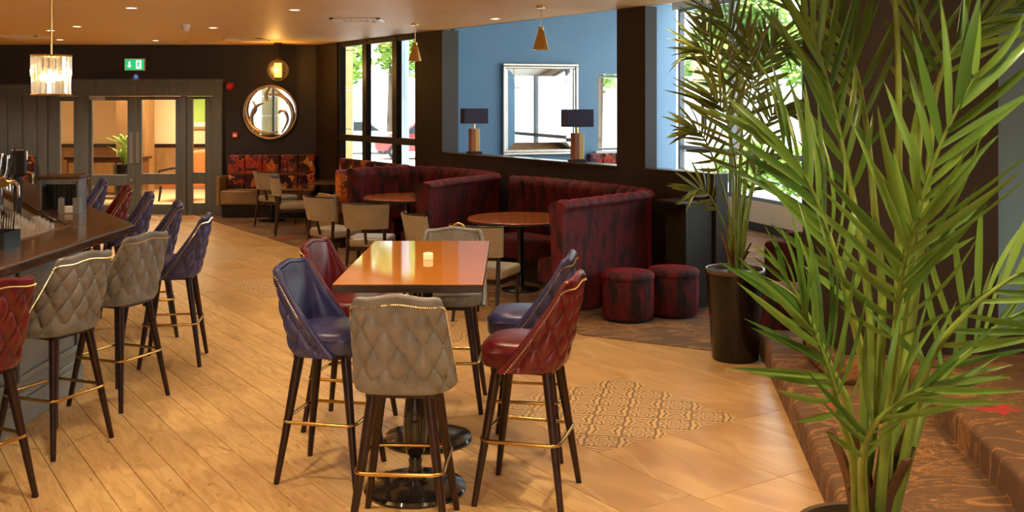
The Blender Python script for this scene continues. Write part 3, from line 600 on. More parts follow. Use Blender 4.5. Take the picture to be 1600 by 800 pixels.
def make_stool(color, ring=False):
    lm = 'leather_'+color
    t = thing('bar_stool', 'bar stool', 'bar stool')
    # seat cushion: rounded D with soft top
    def plan(k, n=36):
        a = 2*PI*k/n; c, s_ = math.cos(a), math.sin(a); return (.212*math.copysign(abs(c)**.62, c), .01+.210*math.copysign(abs(s_)**.66, s_))
    mb = MB(); n = 36; rings = [(.90,.665),(.97,.668),(1,.69),(1,.735),(.97,.762),(.90,.778),(.78,.786),(.45,.792),(.02,.794)]
    vs = [(plan(k)[0]*r, plan(k)[1]*r, z) for r, z in rings for k in range(n)]
    fs = [(i*n+k, i*n+(k+1)%n, (i+1)*n+(k+1)%n, (i+1)*n+k) for i in range(len(rings)-1) for k in range(n)] + [tuple(range(n-1,-1,-1))]
    seat = build(mb.add(vs, fs), 'seat', lm, t, smooth=60)
    pip = [plan(k) for k in range(n)]
    build(MB().tube([(p[0]*1.0, p[1]*1.0, .742) for p in pip], .0045, 5, closed=True), 'piping', lm, seat, smooth=60)
    # tufted back
    mb = MB(); nu, nv = 112, 64
    mb.grid(lambda i, j: shell(2*i-1, j, 0, .026), nu, nv)
    mb.grid(lambda i, j: shell((2*i-1)*.985, min(j, 1)*1.0, .045), nu, 14, flip=True)
    b0 = 0; w_ = nu+1; b1 = w_*(nv+1)
    # close the rim between the two skins
    top = [(b0+nv*w_+i, b1+14*w_+i) for i in range(w_)]; bot = [(b0+i, b1+i) for i in range(w_)]
    for row_ in (top, bot):
        for (a, b), (c, d) in zip(row_[:-1], row_[1:]): mb.f.append((a, b, d, c))
    for i in (0, nu):
        # the side rims have different row counts: fan them together
        o_ = [b0+j*w_+i for j in range(nv+1)]; q_ = [b1+j*w_+i for j in range(15)]
        for j in range(nv):
            jj = min(14, int(j*14/nv)); j2 = min(14, int((j+1)*14/nv)); mb.f.append((o_[j], o_[j+1], q_[j2], q_[jj]) if j2 != jj else (o_[j], o_[j+1], q_[jj]))
    back = build(mb, 'backrest', lm, t, smooth=70)
    # buttons at the tuft crossings
    for r_ in range(0, 6):
        for c_ in range(-3, 4):
            arc = c_*.112 + (.056 if r_ % 2 else 0); v = (.045+r_*.087)/(ZT-ZB); s_ = arc/plan_table(round(v, 2))[1][-1]
            if abs(s_) > .84 or v > .9: continue
            build(MB().ball(shell(s_, v, 0, .026), .0075, 5), 'tuft_button', lm, back, smooth=80)
    # brass nail heads along the edge
    edge = [shell(-.91, k/30, -.008) for k in range(0, 28)] + [shell(-.91+1.82*k/34, .945, -.008) for k in range(35)] + [shell(.91, k/30, -.008) for k in range(27, -1, -1)]
    nb = MB(); pts = spline(edge, 120)
    for p in pts: nb.add([p+Vector(d)*.0052 for d in ((1,0,0),(-1,0,0),(0,1,0),(0,-1,0),(0,0,1),(0,0,-1))], [(0,2,4),(2,1,4),(1,3,4),(3,0,4),(2,0,5),(1,2,5),(3,1,5),(0,3,5)])
    build(nb, 'nail_trim', 'nail_brass', t)['kind'] = 'stuff'
    rim = [shell(-.985, k/20, .012) for k in range(20)] + [shell(-.985+1.97*k/30, 1, .018) + Vector((0,0,.006)) for k in range(31)] + [shell(.985, k/20, .012) for k in range(19, -1, -1)]
    build(MB().tube(spline(rim, 90), .0165, 8), 'back_edge', lm, t, smooth=60)
    # legs and foot ring
    build(MB().box(-.15, .15, -.15, .15, .635, .668), 'seat_base', 'leg_wood', t)
    corners = []
    for sx, sy in ((-1,-1),(1,-1),(1,1),(-1,1)):
        a = Vector((sx*.125, sy*.125, .65)); b = Vector((sx*.215, sy*.215, 0)); build(MB().tube([a, b], [.027, .015], 10), 'leg', 'leg_wood', t, smooth=50); corners.append(a.lerp(b, .52))
    z = corners[0].z; q = abs(corners[0].x)+.024; rr = .05; path = []
    for (cx, cy, a0) in ((q-rr, q-rr, 0), (-q+rr, q-rr, 90), (-q+rr, -q+rr, 180), (q-rr, -q+rr, 270)):
        for k in range(5): a = R(a0+22.5*k); path.append((cx+rr*math.cos(a), cy+rr*math.sin(a), z))
    build(MB().tube(path, .0095, 8, closed=True), 'foot_ring', 'brass', t, smooth=60)
    if ring:
        pts = [(.045*math.cos(a)-.03, -.275, 1.085+.05*math.sin(a)) for a in [PI*k/12 for k in range(13)]]
        build(MB().tube(pts, .008, 8), 'back_handle', 'brass', t, smooth=60)
    return t
SG = make_stool('grey'); SB = make_stool('blue'); SR = make_stool('red'); SGH = make_stool('grey', True)
gt, gb = 'leather stools round the high table', 'leather stools along the bar'
place(SG, USED, (-.49, 4.70, 0), R(-3), 'grey tufted leather stool at the near end of the glossy orange table', gt)
place(SB, USED, (-.95, 5.40, 0), R(-102), 'blue leather stool left of the high table, nearest the viewer', gt)
place(SR, USED, (-.98, 6.22, 0), R(-102), 'red leather stool left of the high table, behind the blue one', gt)
place(SR, USED, (.08, 5.10, 0), R(75), 'red leather stool right of the high table, its tufted back turned to the palm', gt)
place(SB, USED, (.09, 5.78, 0), R(80), 'blue leather stool right of the high table, tucked behind the red one', gt)
place(SGH, USED, (-.40, 6.62, 0), R(178), 'grey leather stool at the far end of the high table facing the viewer', gt)
place(SR, USED, (-2.64, 4.96, 0), R(64), 'red leather bar stool cut off by the left edge of the photo', gb)
place(SG, USED, (-2.61, 5.84, 0), R(68), 'grey leather bar stool next to the cut off red stool', gb)
place(SG, USED, (-2.57, 6.70, 0), R(68), 'grey leather bar stool nearest the corner of the bar', gb)
place(SB, USED, (-2.55, 7.72, 0), R(100), 'blue leather bar stool just past the bar corner, first on the slanted side', gb)
place(SB, USED, (-3.06, 8.62, 0), R(112), 'blue leather bar stool second from the bar corner on the slanted side', gb)
place(SB, USED, (-3.62, 9.52, 0), R(116), 'blue leather bar stool third from the bar corner, beside a red one', gb)
place(SR, USED, (-4.12, 10.3, 0), R(118), 'red leather bar stool between two blue ones on the slanted side', gb)
place(SB, USED, (-4.72, 11.2, 0), R(119), 'blue leather bar stool between two red ones on the slanted side', gb)
place(SR, USED, (-5.26, 12.0, 0), R(120), 'red leather bar stool farthest away, nearest the glazed doors', gb)

# ------------------------------------------------------------------ high table
t = thing('high_table', 'glossy orange high table on two black turned pedestals', 'table', (-.487, 5.52, 0))
top = build(MB().box(-.352, .352, -.75, .75, 1.062, 1.10), 'table_top', 'table_edge', t, bevel=.004)
box('top_veneer', 'table_lacquer', top, -.350, .350, -.748, .748, 1.0995, 1.102)
for y in (-.36, .40):
    c = build(MB().lathe([(.06,.05),(.05,.075),(.034,.09),(.040,.105),(.030,.125),(.036,.15),(.030,.17),(.045,.19),(.058,.24),(.062,.32),(.055,.42),(.040,.53),(.030,.60),(.028,.64),(.042,.655),(.042,.67),(.027,.69),(.030,.9),(.034,1.0),(.06,1.04)], 20, 0, y), 'column', 'black_metal', t, smooth=50)
    build(MB().lathe([(.255,0),(.258,.012),(.25,.026),(.20,.04),(.12,.052),(.06,.062),(.045,.075)], 40, 0, y), 'base', 'black_metal', t, smooth=40)
    box('top_plate', 'black_metal', t, -.2, .2, y-.2, y+.2, 1.04, 1.062)
t = thing('tea_light', 'small square glass tea light on the orange high table', 'candle holder', (-.453, 5.53, 1.102), .1)
build(MB().box(-.026, .026, -.026, .026, 0, .034), 'votive_glass', 'candle', t, bevel=.005); build(MB().lathe([(.017,.034),(.017,.038)], 12), 'candle', 'tealight', t)

# ------------------------------------------------------------------ the bar
BH = 1.10
C0 = Vector((-2.63, 7.16, 0)); cu, cw = C0.x*CU - C0.y*CW, C0.x*CW + C0.y*CU
def BL(a, off): p = D(cu - a, cw - off); return (p.x, p.y)         # a: along the slanted side from the corner, off: inwards
def corner(off):                                                    # where the straight and the slanted inner lines meet
    x = C0.x - off; w_ = cw - off; y = (w_ - CW*x)/CU; return (x, y)
LEN = 6.8
bar = thing('bar_counter', 'blue grey panelled bar counter with a slanted far side', 'bar counter')
body = [(C0.x-.345, 1.2), corner(.345), BL(LEN, .345), BL(LEN, .405), corner(.405), (C0.x-.405, 1.2)]
build(MB().prism(body, 0, BH-.06), 'body', 'bar_paint', bar)
xf = C0.x-.345; yc = corner(.345)[1]
box('plinth', 'bar_paint', bar, xf, xf+.035, 1.2, yc-.02, 0, .16, bevel=.008); box('plinth_moulding', 'bar_paint', bar, xf, xf+.022, 1.2, yc-.02, .16, .20, bevel=.008)
box('frieze_moulding', 'bar_paint', bar, xf, xf+.05, 1.2, yc+.0, .97, 1.03, bevel=.012)
k = 0; y = yc-.05
while y > 1.6:
    y2 = y-.86
    for z0, z1 in ((.26, .60), (.66, .93)):
        f = MB(); b = .04
        f.box(xf, xf+.022, y2, y, z0, z0+b).box(xf, xf+.022, y2, y, z1-b, z1).box(xf, xf+.022, y2, y2+b, z0+b, z1-b).box(xf, xf+.022, y-b, y, z0+b, z1-b)
        build(f, 'panel_moulding', 'bar_paint', bar, bevel=.007)
    y = y2-.06
# slanted front
for k in range(7):
    a0 = .12+k*.95; p0, p1 = BL(a0, .345), BL(a0+.87, .345)
    n_ = Vector((CW, CU, 0))
    for z0, z1 in ((.26,.30),(.89,.93)):
        f = MB().prism([p0, p1, (p1[0]+n_.x*.02, p1[1]+n_.y*.02), (p0[0]+n_.x*.02, p0[1]+n_.y*.02)], z0, z1)
        build(f, 'panel_moulding', 'bar_paint', bar)
topm = thing('worktop_board', 'dark stained wooden worktop along the bar, bent round its corner', 'worktop')
build(MB().prism([(C0.x, 1.2), (C0.x, C0.y), corner(.41), (C0.x-.41, 1.2)], BH-.06, BH), 'top_board', 'bar_wood', topm, bevel=.012)
build(MB().prism([BL(0, 0), BL(LEN, 0), BL(LEN, .41), corner(.41)], BH-.06, BH), 'top_board', 'bar_wood', topm, bevel=.012)
lip = [(C0.x-.41, 1.2), corner(.41), BL(LEN, .41)]
build(MB().tube([(p[0], p[1], BH-.005) for p in lip], .012, 8), 'brass_lip', 'bar_wood', topm)
# back work shelf, lower
shelf = [(C0.x-.415, 2.2), corner(.415), BL(LEN, .415), BL(LEN, 1.0), corner(1.0), (C0.x-1.0, 2.2)]
sh = thing('work_shelf', 'lower work shelf with a woven mat behind the bar top', 'shelf')
build(MB().prism(shelf, .94, .98), 'board', 'table_dark', sh); build(MB().prism(shelf, 0, .94), 'cabinet', 'black', sh)
build(MB().prism([(C0.x-.44, 5.6), corner(.44), BL(1.35, .44), BL(1.35, .92), corner(.92), (C0.x-.92, 5.6)], .98, .995), 'woven_mat', 'mat_tan', sh)
# glasses
gm = MB(); gm.lathe([(.042,0),(.044,.004),(.041,.05),(.036,.10),(.033,.145),(.031,.148),(.0305,.135),(.034,.1),(.039,.05),(.040,.006)], 14)
gmesh = gm.mesh('pint_glass')
k = 0; pos = []
for r_ in range(4):
    for c_ in range(6):
        if r_ == 0 and c_ > 3: continue
        px, py = BL(.02 + c_*.17 + .06*(r_ % 2), .56 + r_*.105); pos.append((px, py))
names = ['nearest the bar corner', 'beside the woven mat', 'below the beer taps', 'at the back']
for i, (x, y) in enumerate(pos):
    o = link('pint_glass', gmesh, 'drink_glass', None, loc=(x, y, .995), smooth=60)
    tag(o, 'upturned clear pint glass in the drying rows on the woven mat', 'glass', 'glasses drying behind the bar')
# beer taps
t = thing('beer_tap_bar', 'brass and steel row of beer taps on the bar', 'beer taps', (*BL(1.62, .70), .98), DA)
build(MB().tube([(-.5,0,.36),(.5,0,.36)], .035, 14), 'tap_rail', 'brass', t, smooth=60)
for x in (-.35, .35): build(MB().lathe([(.07,0),(.07,.015),(.03,.04),(.028,.35)], 14, x, 0), 'post', 'chrome', t, smooth=50)
for k in range(6):
    x = -.42+k*.168
    h = build(MB().tube([(x,.02,.36),(x,.09,.37),(x,.12,.33),(x,.125,.24)], [.016,.016,.014,.010], 8), 'spout', 'chrome', t, smooth=60)
    build(MB().tube([(x,.04,.38),(x,.06,.43),(x,.07,.52),(x,.072,.56)], [.01,.012,.017,.012], 8), 'tap_handle', 'straw' if k % 2 else 'chrome', t, smooth=60)
    build(MB().tube([(x,-.05,.36),(x,.05,.36)], .03, 12), 'tap_badge', 'brass', t)
t = thing('tap_font', 'black pump clip font with a round lit badge beside the taps', 'beer font', (*BL(1.25, .58), .98), DA)
build(MB().lathe([(.05,0),(.04,.02),(.028,.05),(.028,.4)], 14), 'column', 'straw', t, smooth=40); build(MB().box(-.05,.05,-.04,.06,.40,.62), 'head', 'straw', t, bevel=.02)
build(MB().tube([(0,.06,.56),(0,.07,.56)], .035, 14), 'badge', 'candle', t); build(MB().tube([(0,.06,.43),(0,.11,.42),(0,.115,.34)], .012, 8), 'spout', 'chrome', t)
# caddies
t = thing('bar_caddy', 'dark wooden bar caddy with straws and a steel napkin holder', 'caddy', (*BL(1.30, .24), BH), R(10))
box('base', 'leg_wood', t, -.14, .14, -.13, .13, 0, .015); box('lid', 'bar_wood', t, -.16, .16, -.15, .15, .25, .275, bevel=.004)
for x in (-.135, .135): box('side_panel', 'grey_wood', t, x-.006, x+.006, -.13, .13, .015, .25)
box('divider', 'straw', t, -.128, .128, .02, .03, .015, .2)
for k in range(9): build(MB().tube([(-.1+k*.022, -.03-.01*(k%3), .016), (-.11+k*.026, -.06-.012*(k%2), .21)], .004, 6), 'straw', 'straw', t)
t2 = thing('napkin_holder', 'steel napkin holder holding white napkins before the caddy', 'napkin holder', (*BL(1.02, .24), BH), R(10))
build(MB().box(-.07,.07,-.06,.06,0,.008).box(-.075,-.069,-.06,.06,.008,.12).box(.069,.075,-.06,.06,.008,.12).box(-.069,-.03,-.06,-.054,.008,.12).box(.03,.069,-.06,-.054,.008,.12), 'tray', 'frame_grey', t2); box('napkins', 'white', t2, -.066, .066, -.05, .055, .008, .05)
t = thing('straw_caddy', 'black caddy of straws at the left edge of the bar top', 'caddy', (-3.0, 5.98, BH), R(0))
t.scale = (.75, .75, 1)
build(MB().box(-.11,.11,-.13,.13,0,.01).box(-.11,-.104,-.13,.13,.01,.10).box(.104,.11,-.13,.13,.01,.10).box(-.104,.104,-.13,-.124,.01,.10).box(-.104,.104,.124,.13,.01,.10).box(-.104,.104,-.003,.003,.01,.10), 'tray', 'straw', t)
for k in range(16): build(MB().tube([(-.09+.012*k, .02+.01*(k%4), .012), (-.1+.0135*k, .05+.014*(k%3), .20+.01*(k%2))], .0035, 6), 'straw', 'straw', t)

# ------------------------------------------------------------------ velvet booths (built in the slanted frame: x = u, y = w)
def wv(u, v): return Vector((u, WALL-v, 0))
def booth(label, back_pts, seat_pts, loc0, group, pleat0=0, pleat1=1, base_top=.12):
    t = thing('velvet_booth', label, 'booth seat', (0,0,0), DA, group)
    path = spline([wv(*p) for p in back_pts], 150); H = 1.08; n = len(path); tot = 0; arc = [0]
    for a, b in zip(path[:-1], path[1:]): tot += (b-a).length; arc.append(tot)
    prof = []        # (offset inwards, z): outer face up, roll over, inner face down
    prof += [(0,.10),(0,.5),(0,.98)] + [(.005-.045*math.sin(a)*.9, 1.0+.03*math.sin(a)) for a in (R(20),R(70))]
    prof += [(-.035,1.04),(-.01,1.075),(.05,1.09),(.11,1.08),(.15,1.05),(.165,1.0),(.15,.95),(.13,.8),(.125,.6),(.13,.44)]
    vs = []; m = len(prof)
    for i, p in enumerate(path):
        a = path[max(0, i-1)]; b = path[min(n-1, i+1)]; tg = (b-a).normalized(); nrm = Vector((tg.y, -tg.x, 0))
        fl = abs(math.sin(PI*arc[i]/.21))**.5
        for j, (o_, z) in enumerate(prof):
            wob = .006*math.sin(arc[i]*37+j)*(1 if 4 < j < 10 else 0)
            o2 = o_ + ((fl-.6)*.03 if j >= 9 else 0); vs.append(p + nrm*o2 + Vector((0,0,z+wob+((fl-.6)*.006 if 5 <= j <= 8 else 0))))
    fs = [(i*m+j, i*m+j+1, (i+1)*m+j+1, (i+1)*m+j) for i in range(n-1) for j in range(m-1)] + [tuple(range(m)), tuple((n-1)*m+j for j in range(m-1,-1,-1))] + [((i+1)*m, (i+1)*m+m-1, i*m+m-1, i*m) for i in range(n-1)]
    build(MB().add(vs, fs), 'backrest', 'velvet', t, smooth=75)
    sp = spline([wv(*p) for p in seat_pts], 60); vs = []; pr = [(.03,.24),(.03,.42),(.06,.46),(.42,.47),(.50,.455),(.53,.42),(.53,.24)]
    pb = [(.06,.0),(.06,.24),(.46,.24),(.46,.0)]
    for nm, prf, mm in (('seat', pr, 'velvet'), ('plinth', pb, 'black')):
        vs = []; k = len(prf)
        for i, p in enumerate(sp):
            a = sp[max(0,i-1)]; b = sp[min(len(sp)-1,i+1)]; tg = (b-a).normalized(); nrm = Vector((tg.y,-tg.x,0))
            for o_, z in prf: vs.append(p+nrm*(o_+.10)+Vector((0,0,z)))
        q = len(sp); fs = [(i*k+j, i*k+(j+1)%k, (i+1)*k+(j+1)%k, (i+1)*k+j) for i in range(q-1) for j in range(k)] + [tuple(range(k)), tuple((q-1)*k+j for j in range(k-1,-1,-1))]
        build(MB().add(vs, fs), nm, mm, t, smooth=45)
    return t
gvb = 'red velvet booths'
b1 = [(-12.30,1.42),(-12.48,1.0),(-12.38,.5),(-12.0,.2),(-11.5,.13),(-10.75,.15),(-10.38,.34),(-10.16,.8),(-9.88,1.35),(-9.62,1.70)]
booth('left red velvet horseshoe booth under the tall window', b1, [(-12.28,1.3),(-12.42,.95),(-12.34,.55),(-12.0,.25),(-11.5,.17),(-10.8,.19),(-10.46,.38),(-10.26,.8),(-10.05,1.25)], 0, gvb)
b2 = [(-10.02,.36),(-9.8,.19),(-9.2,.13),(-8.5,.13),(-7.9,.17),(-7.56,.38),(-7.42,.8),(-7.28,1.3),(-7.16,1.74)]
booth('right red velvet booth with a high curved arm beside the round stools', b2, [(-9.85,.28),(-9.6,.2),(-9.1,.17),(-8.5,.17),(-7.95,.21),(-7.64,.42),(-7.52,.8),(-7.42,1.25)], 0, gvb)
# low cabinet end beside the right booth
t = thing('booth_end_cabinet', 'dark olive low cabinet closing off the right velvet booth', 'cabinet', (0,0,0), DA)
box('body', 'olive', t, -7.36, -7.08, WALL-.36, WALL-.03, .006, 1.0); box('top', 'leg_wood', t, -7.36, -7.05, WALL-.50, WALL-.025, 1.0, 1.025, bevel=.004)

def round_table(name_label, loc, r_, h, group, topm='table_wood'):
    t = thing('round_table', name_label, 'table', loc, 0, group)
    build(MB().lathe([(r_-.03,h-.04),(r_,h-.03),(r_,h-.008)], 48), 'table_edge', 'table_edge', t, smooth=30); build(MB().lathe([(r_,h-.008),(r_-.004,h)], 48), 'table_top', topm, t, smooth=30)
    build(MB().lathe([(.05,.03),(.035,.08),(.033,h-.08),(.06,h-.04)], 16), 'column', 'black_metal', t, smooth=50); build(MB().lathe([(.20,0),(.20,.012),(.16,.022),(.06,.035)], 32), 'base', 'black_metal', t, smooth=40)
    return t
round_table('round orange topped table in the right velvet booth', (.087, 10.62, .006), .55, .75, 'round booth tables')
round_table('round orange topped table in the left velvet booth', (-1.33, 13.0, .006), .55, .75, 'round booth tables')
t = thing('table_button', 'tiny dark disc on the round table in the left booth', 'coaster', (-1.25, 13.1, .756)); build(MB().lathe([(.05,0),(.05,.008)], 16), 'disc', 'straw', t)

# ------------------------------------------------------------------ velvet drum stools
def drum(label, loc, r_=.23, h=.43):
    t = thing('drum_stool', label, 'pouffe', loc, 0, 'round red velvet stools')
    n = 72; prof = [(.96,.03),(1,.05),(1.01,.2),(1.0,h-.06)]; vs = []; mb = MB()
    for r0, z in prof:
        for k in range(n): f = 1-.022*(k % 3 == 0); a = 2*PI*k/n; vs.append((r_*r0*f*math.cos(a), r_*r0*f*math.sin(a), z))
    mb.add(vs, [(i*n+k, i*n+(k+1)%n, (i+1)*n+(k+1)%n, (i+1)*n+k) for i in range(3) for k in range(n)] + [tuple(range(n-1,-1,-1))])
    build(mb, 'body', 'velvet', t, smooth=60); build(MB().lathe([(r_*.98,h-.07),(r_*1.03,h-.05),(r_*1.02,h-.02),(r_*.94,h),(r_*.5,h+.012),(.01,h+.015)], 48), 'cushion', 'velvet', t, smooth=60)
    build(MB().lathe([(r_*.85,0),(r_*.85,.035)], 32), 'foot', 'black', t)
drum('round red velvet stool in front of the right booth, the nearer one', (1.04, 9.18, .006)); drum('round red velvet stool beside the olive cabinet, the farther one', (1.475, 9.37, .006))
drum('round red velvet stool behind the potted palm by the steps', (2.26, 8.45, .006))
# velvet armchair
t = thing('wing_armchair', 'red velvet armchair with dark sides behind the large palm', 'armchair', (2.88, 9.9, .006), R(62))
build(MB().box(-.34,.34,-.30,.36,.24,.46), 'seat', 'velvet', t, bevel=.05)
def bk(i, j):
    x = (2*i-1)*.36; z = .3+.85*j; return Vector((x*(1-.12*j*j), -.34-.16*j+.10*(2*i-1)**2, z))
mb = MB(); mb.grid(bk, 14, 10); mb.grid(lambda i, j: bk(i, j)+Vector((0,-.11,0)), 14, 10, True)
w_ = 15; o_ = w_*11
for i in range(14): mb.f += [(i, i+1, o_+i+1, o_+i), (10*w_+i, 10*w_+i+1, o_+10*w_+i+1, o_+10*w_+i)]
for j in range(10): mb.f += [(j*w_, (j+1)*w_, o_+(j+1)*w_, o_+j*w_), (j*w_+14, (j+1)*w_+14, o_+(j+1)*w_+14, o_+j*w_+14)]
build(mb, 'backrest', 'velvet', t, smooth=60)
for s in (-1, 1): build(MB().box(s*.39-.06, s*.39+.06, -.36, .34, .22, .64), 'arm', 'velvet', t, bevel=.05)
for sx in (-.33, .33):
    for sy in (-.32, .3): build(MB().tube([(sx,sy,.26),(sx*1.12,sy*1.12,0)], [.025,.014], 8), 'leg', 'leg_wood', t)

# ------------------------------------------------------------------ cream dining chairs
def make_chair():
    t = thing('dining_chair', 'chair', 'chair')
    build(MB().box(-.23,.23,-.22,.24,.38,.48), 'seat', 'leather_cream', t, bevel=.035, seg=3)
    def f(i, j, o): s = 2*i-1; z = .585+.265*j; x = s*(.235+.025*j); y = -.27-.05*j+.10*s*s; return Vector((x, y-o, z))
    mb = MB(); nu, nv = 16, 6; mb.grid(lambda i, j: f(i, j, 0), nu, nv); mb.grid(lambda i, j: f(i, j, .04), nu, nv, True); w_ = nu+1; o_ = w_*(nv+1)
    for i in range(nu): mb.f += [(i, i+1, o_+i+1, o_+i), (nv*w_+i, nv*w_+i+1, o_+nv*w_+i+1, o_+nv*w_+i)]
    for j in range(nv): mb.f += [(j*w_, (j+1)*w_, o_+(j+1)*w_, o_+j*w_), (j*w_+nu, (j+1)*w_+nu, o_+(j+1)*w_+nu, o_+j*w_+nu)]
    build(mb, 'backrest', 'leather_cream', t, smooth=40)
    build(MB().tube([f(k/12, 1, .018)+Vector((0,0,.006)) for k in range(13)], .012, 6), 'top_rail', 'leg_wood', t, smooth=60)
    for x, y in ((-.2,-.2),(.2,-.2)): build(MB().tube([(x,y,.62),(x,y-.01,.4),(x*1.08,y-.07,0)], [.018,.022,.014], 8), 'leg', 'leg_wood', t)
    for x, y in ((-.2,.2),(.2,.2)): build(MB().tube([(x,y,.4),(x,y+.01,0)], [.022,.014], 8), 'leg', 'leg_wood', t)
    build(MB().tube([(0,-.22,.42),(0,-.285,.62)], .016, 8), 'back_post', 'leg_wood', t); build(MB().box(-.21,.21,-.2,.22,.34,.385), 'seat_frame', 'leg_wood', t)
    return t
CH = make_chair(); gc = 'cream leather dining chairs'; cz = .006
place(CH, USED, (-1.55, 11.25, cz), R(-6), 'cream leather chair seen square from behind at the left booth', gc)
place(CH, USED, (-2.08, 12.0, cz), R(-38), 'cream leather chair turned aside between the floral bench end and the booth', gc)
place(CH, USED, (-.74, 10.15, cz), R(-62), 'cream leather chair side on, left of the right booth table', gc)
place(CH, USED, (-.22, 9.25, cz), R(-24), 'cream leather chair behind the high table, facing the right booth', gc)
place(CH, USED, (-3.22, 15.1, cz), R(-75), 'cream leather chair at the small table by the floral bench, nearer one', gc)
place(CH, USED, (-3.72, 16.2, cz), R(-30), 'cream leather chair tucked under the dark table below the round mirror', gc)

# ------------------------------------------------------------------ floral banquettes
def banquette(label, loc, rz, L, arm_left=True, arm_right=False, backh=1.04):
    t = thing('floral_bench', label, 'bench', loc, rz, 'floral backed benches')       # faces local -y, back at y=0
    k = max(2, round(L/.28)); d = L/k
    for i in range(k): build(MB().box(i*d+.004, (i+1)*d-.004, -.16, 0, .44, backh), 'back_cushion', 'floral', t, bevel=.03, seg=3)
    k = max(1, round(L/.8)); d = L/k
    for i in range(k): build(MB().box(i*d+.003, (i+1)*d-.003, -.60, -.10, .22, .46), 'seat_cushion', 'leather_tan', t, bevel=.03, seg=3)
    box('plinth', 'black', t, .02, L-.02, -.52, -.02, 0, .22)
    if arm_left: build(MB().box(-.06, 0, -.60, 0, .2, .70), 'arm', 'leather_tan', t, bevel=.015)
    if arm_right: build(MB().box(L, L+.06, -.60, 0, .2, .70), 'arm', 'leather_tan', t, bevel=.015)
    return t
banquette('floral backed bench under the round swirl mirror', (fx(359), FAR-.02, .006), 0, fx(496)-fx(359), True)
banquette('floral backed bench by the panelling, peeping over the bar', (fx(-60), FAR-.12, 0), 0, fx(60)-fx(-60), False)
p = D(-12.62, WALL-.64); banquette('floral bench end with a tan arm beside the left booth', (p.x, p.y, .006), math.atan2(CU, CW)+PI, .75, False, True)
p = D(-13.1, WALL-.03, 0)
t = thing('floral_bench', 'floral backed bench along the tall window behind the left booth', 'bench', (0,0,.006), DA, 'floral backed benches')
for i in range(9): build(MB().box(-15.4+i*.25, -15.155+i*.25, WALL-.16, WALL-.02, .44, 1.04), 'back_cushion', 'floral', t, bevel=.03)
for i in range(3): build(MB().box(-15.4+i*.75, -14.66+i*.75, WALL-.58, WALL-.12, .22, .46), 'seat_cushion', 'leather_tan', t, bevel=.03)
box('plinth', 'black', t, -15.38, -13.2, WALL-.52, WALL-.04, 0, .22)
p0 = A(.85, .05)
banquette('pale floral bench against the blue wall right of the silver mirror', (p0.x, p0.y, .006), MA, 1.3, False)
def dark_table(label, loc, rz, w_, d_, h):
    t = thing('bistro_table', label, 'table', loc, rz, 'dark tables by the floral benches')
    box('table_top', 'table_dark', t, -w_/2, w_/2, -d_/2, d_/2, h-.035, h, bevel=.006); build(MB().lathe([(.05,.03),(.035,.07),(.03,h-.06),(.06,h-.035)], 14), 'column', 'black_metal', t, smooth=50); build(MB().lathe([(.22,0),(.22,.012),(.05,.03)], 24), 'base', 'black_metal', t, smooth=40)
dark_table('dark wooden table before the bench under the round mirror', (-3.95, 16.85, .006), 0, 1.2, .7, .80); dark_table('dark wooden table beside the floral bench end', (-2.72, 15.4, .006), 0, .6, .6, .76)

# ------------------------------------------------------------------ mirrors
t = thing('round_mirror', 'round mirror in a champagne swirl frame on the charcoal wall', 'mirror', (fx(423), FAR-.03, 1.78), 0)
build(MB().tube([(0,0,0),(0,.025,0)], .44, 64), 'mirror_glass', 'mirror', t)
def sw(name, pts, r0=.018): 
    pp = spline([(x, -.02-.004*i, z) for i, (x, z) in enumerate(pts)], 40); build(MB().tube(pp, [r0*(.35+.65*math.sin(PI*min(1, max(.04, k/40))))+.002 for k in range(41)], 8), name, 'champagne', t, smooth=60)
def arc_(r0, r1, a0, a1, cx=0, cz=0, n=9): return [(cx+(r0+(r1-r0)*k/(n-1))*math.cos(R(a0+(a1-a0)*k/(n-1))), cz+(r0+(r1-r0)*k/(n-1))*math.sin(R(a0+(a1-a0)*k/(n-1)))) for k in range(n)]
build(MB().tube([(.455*math.cos(2*PI*k/64), -.012, .455*math.sin(2*PI*k/64)) for k in range(64)], .022, 10, closed=True), 'frame_ring', 'champagne', t, smooth=60)
sw('frame_swirl', arc_(.45, .36, 100, 290), .03); sw('frame_swirl', arc_(.46, .30, -75, 95, 0, 0), .028)
sw('frame_swirl', arc_(.45, .20, 250, 130), .024); sw('frame_swirl', [(.0,.44),(-.07,.33),(-.06,.22),(-.02,.2)], .022); sw('frame_swirl', [(.05,.42),(.2,.3),(.28,.2),(.3,.14)], .02); sw('frame_swirl', [(.2,-.36),(.3,-.15),(.26,0),(.18,.02),(.15,-.02)], .022); sw('frame_swirl', [(-.3,-.3),(-.33,-.1),(-.25,.05),(-.3,.2)], .02)
mt = thing('framed_mirror', 'large silver framed rectangular mirror hanging on the blue wall', 'mirror', (A(0, .02).x, A(0, .02).y, 1.03), MA)
MW, MH = .70, 1.60
def frame_ring(mb, x, z0, z1, b, y0, y1): mb.box(-x, x, y0, y1, z0, z0+b).box(-x, x, y0, y1, z1-b, z1).box(-x, -x+b, y0, y1, z0+b, z1-b).box(x-b, x, y0, y1, z0+b, z1-b); return mb
build(frame_ring(MB(), MW, 0, MH, .05, -.06, 0), 'outer_frame', 'silver', mt, bevel=.012); build(frame_ring(MB(), MW-.05, .05, MH-.05, .04, -.04, 0), 'inner_moulding', 'silver', mt, bevel=.01)
box('mirror_glass', 'mirror', mt, -MW+.09, MW-.09, -.015, 0, .09, MH-.09)
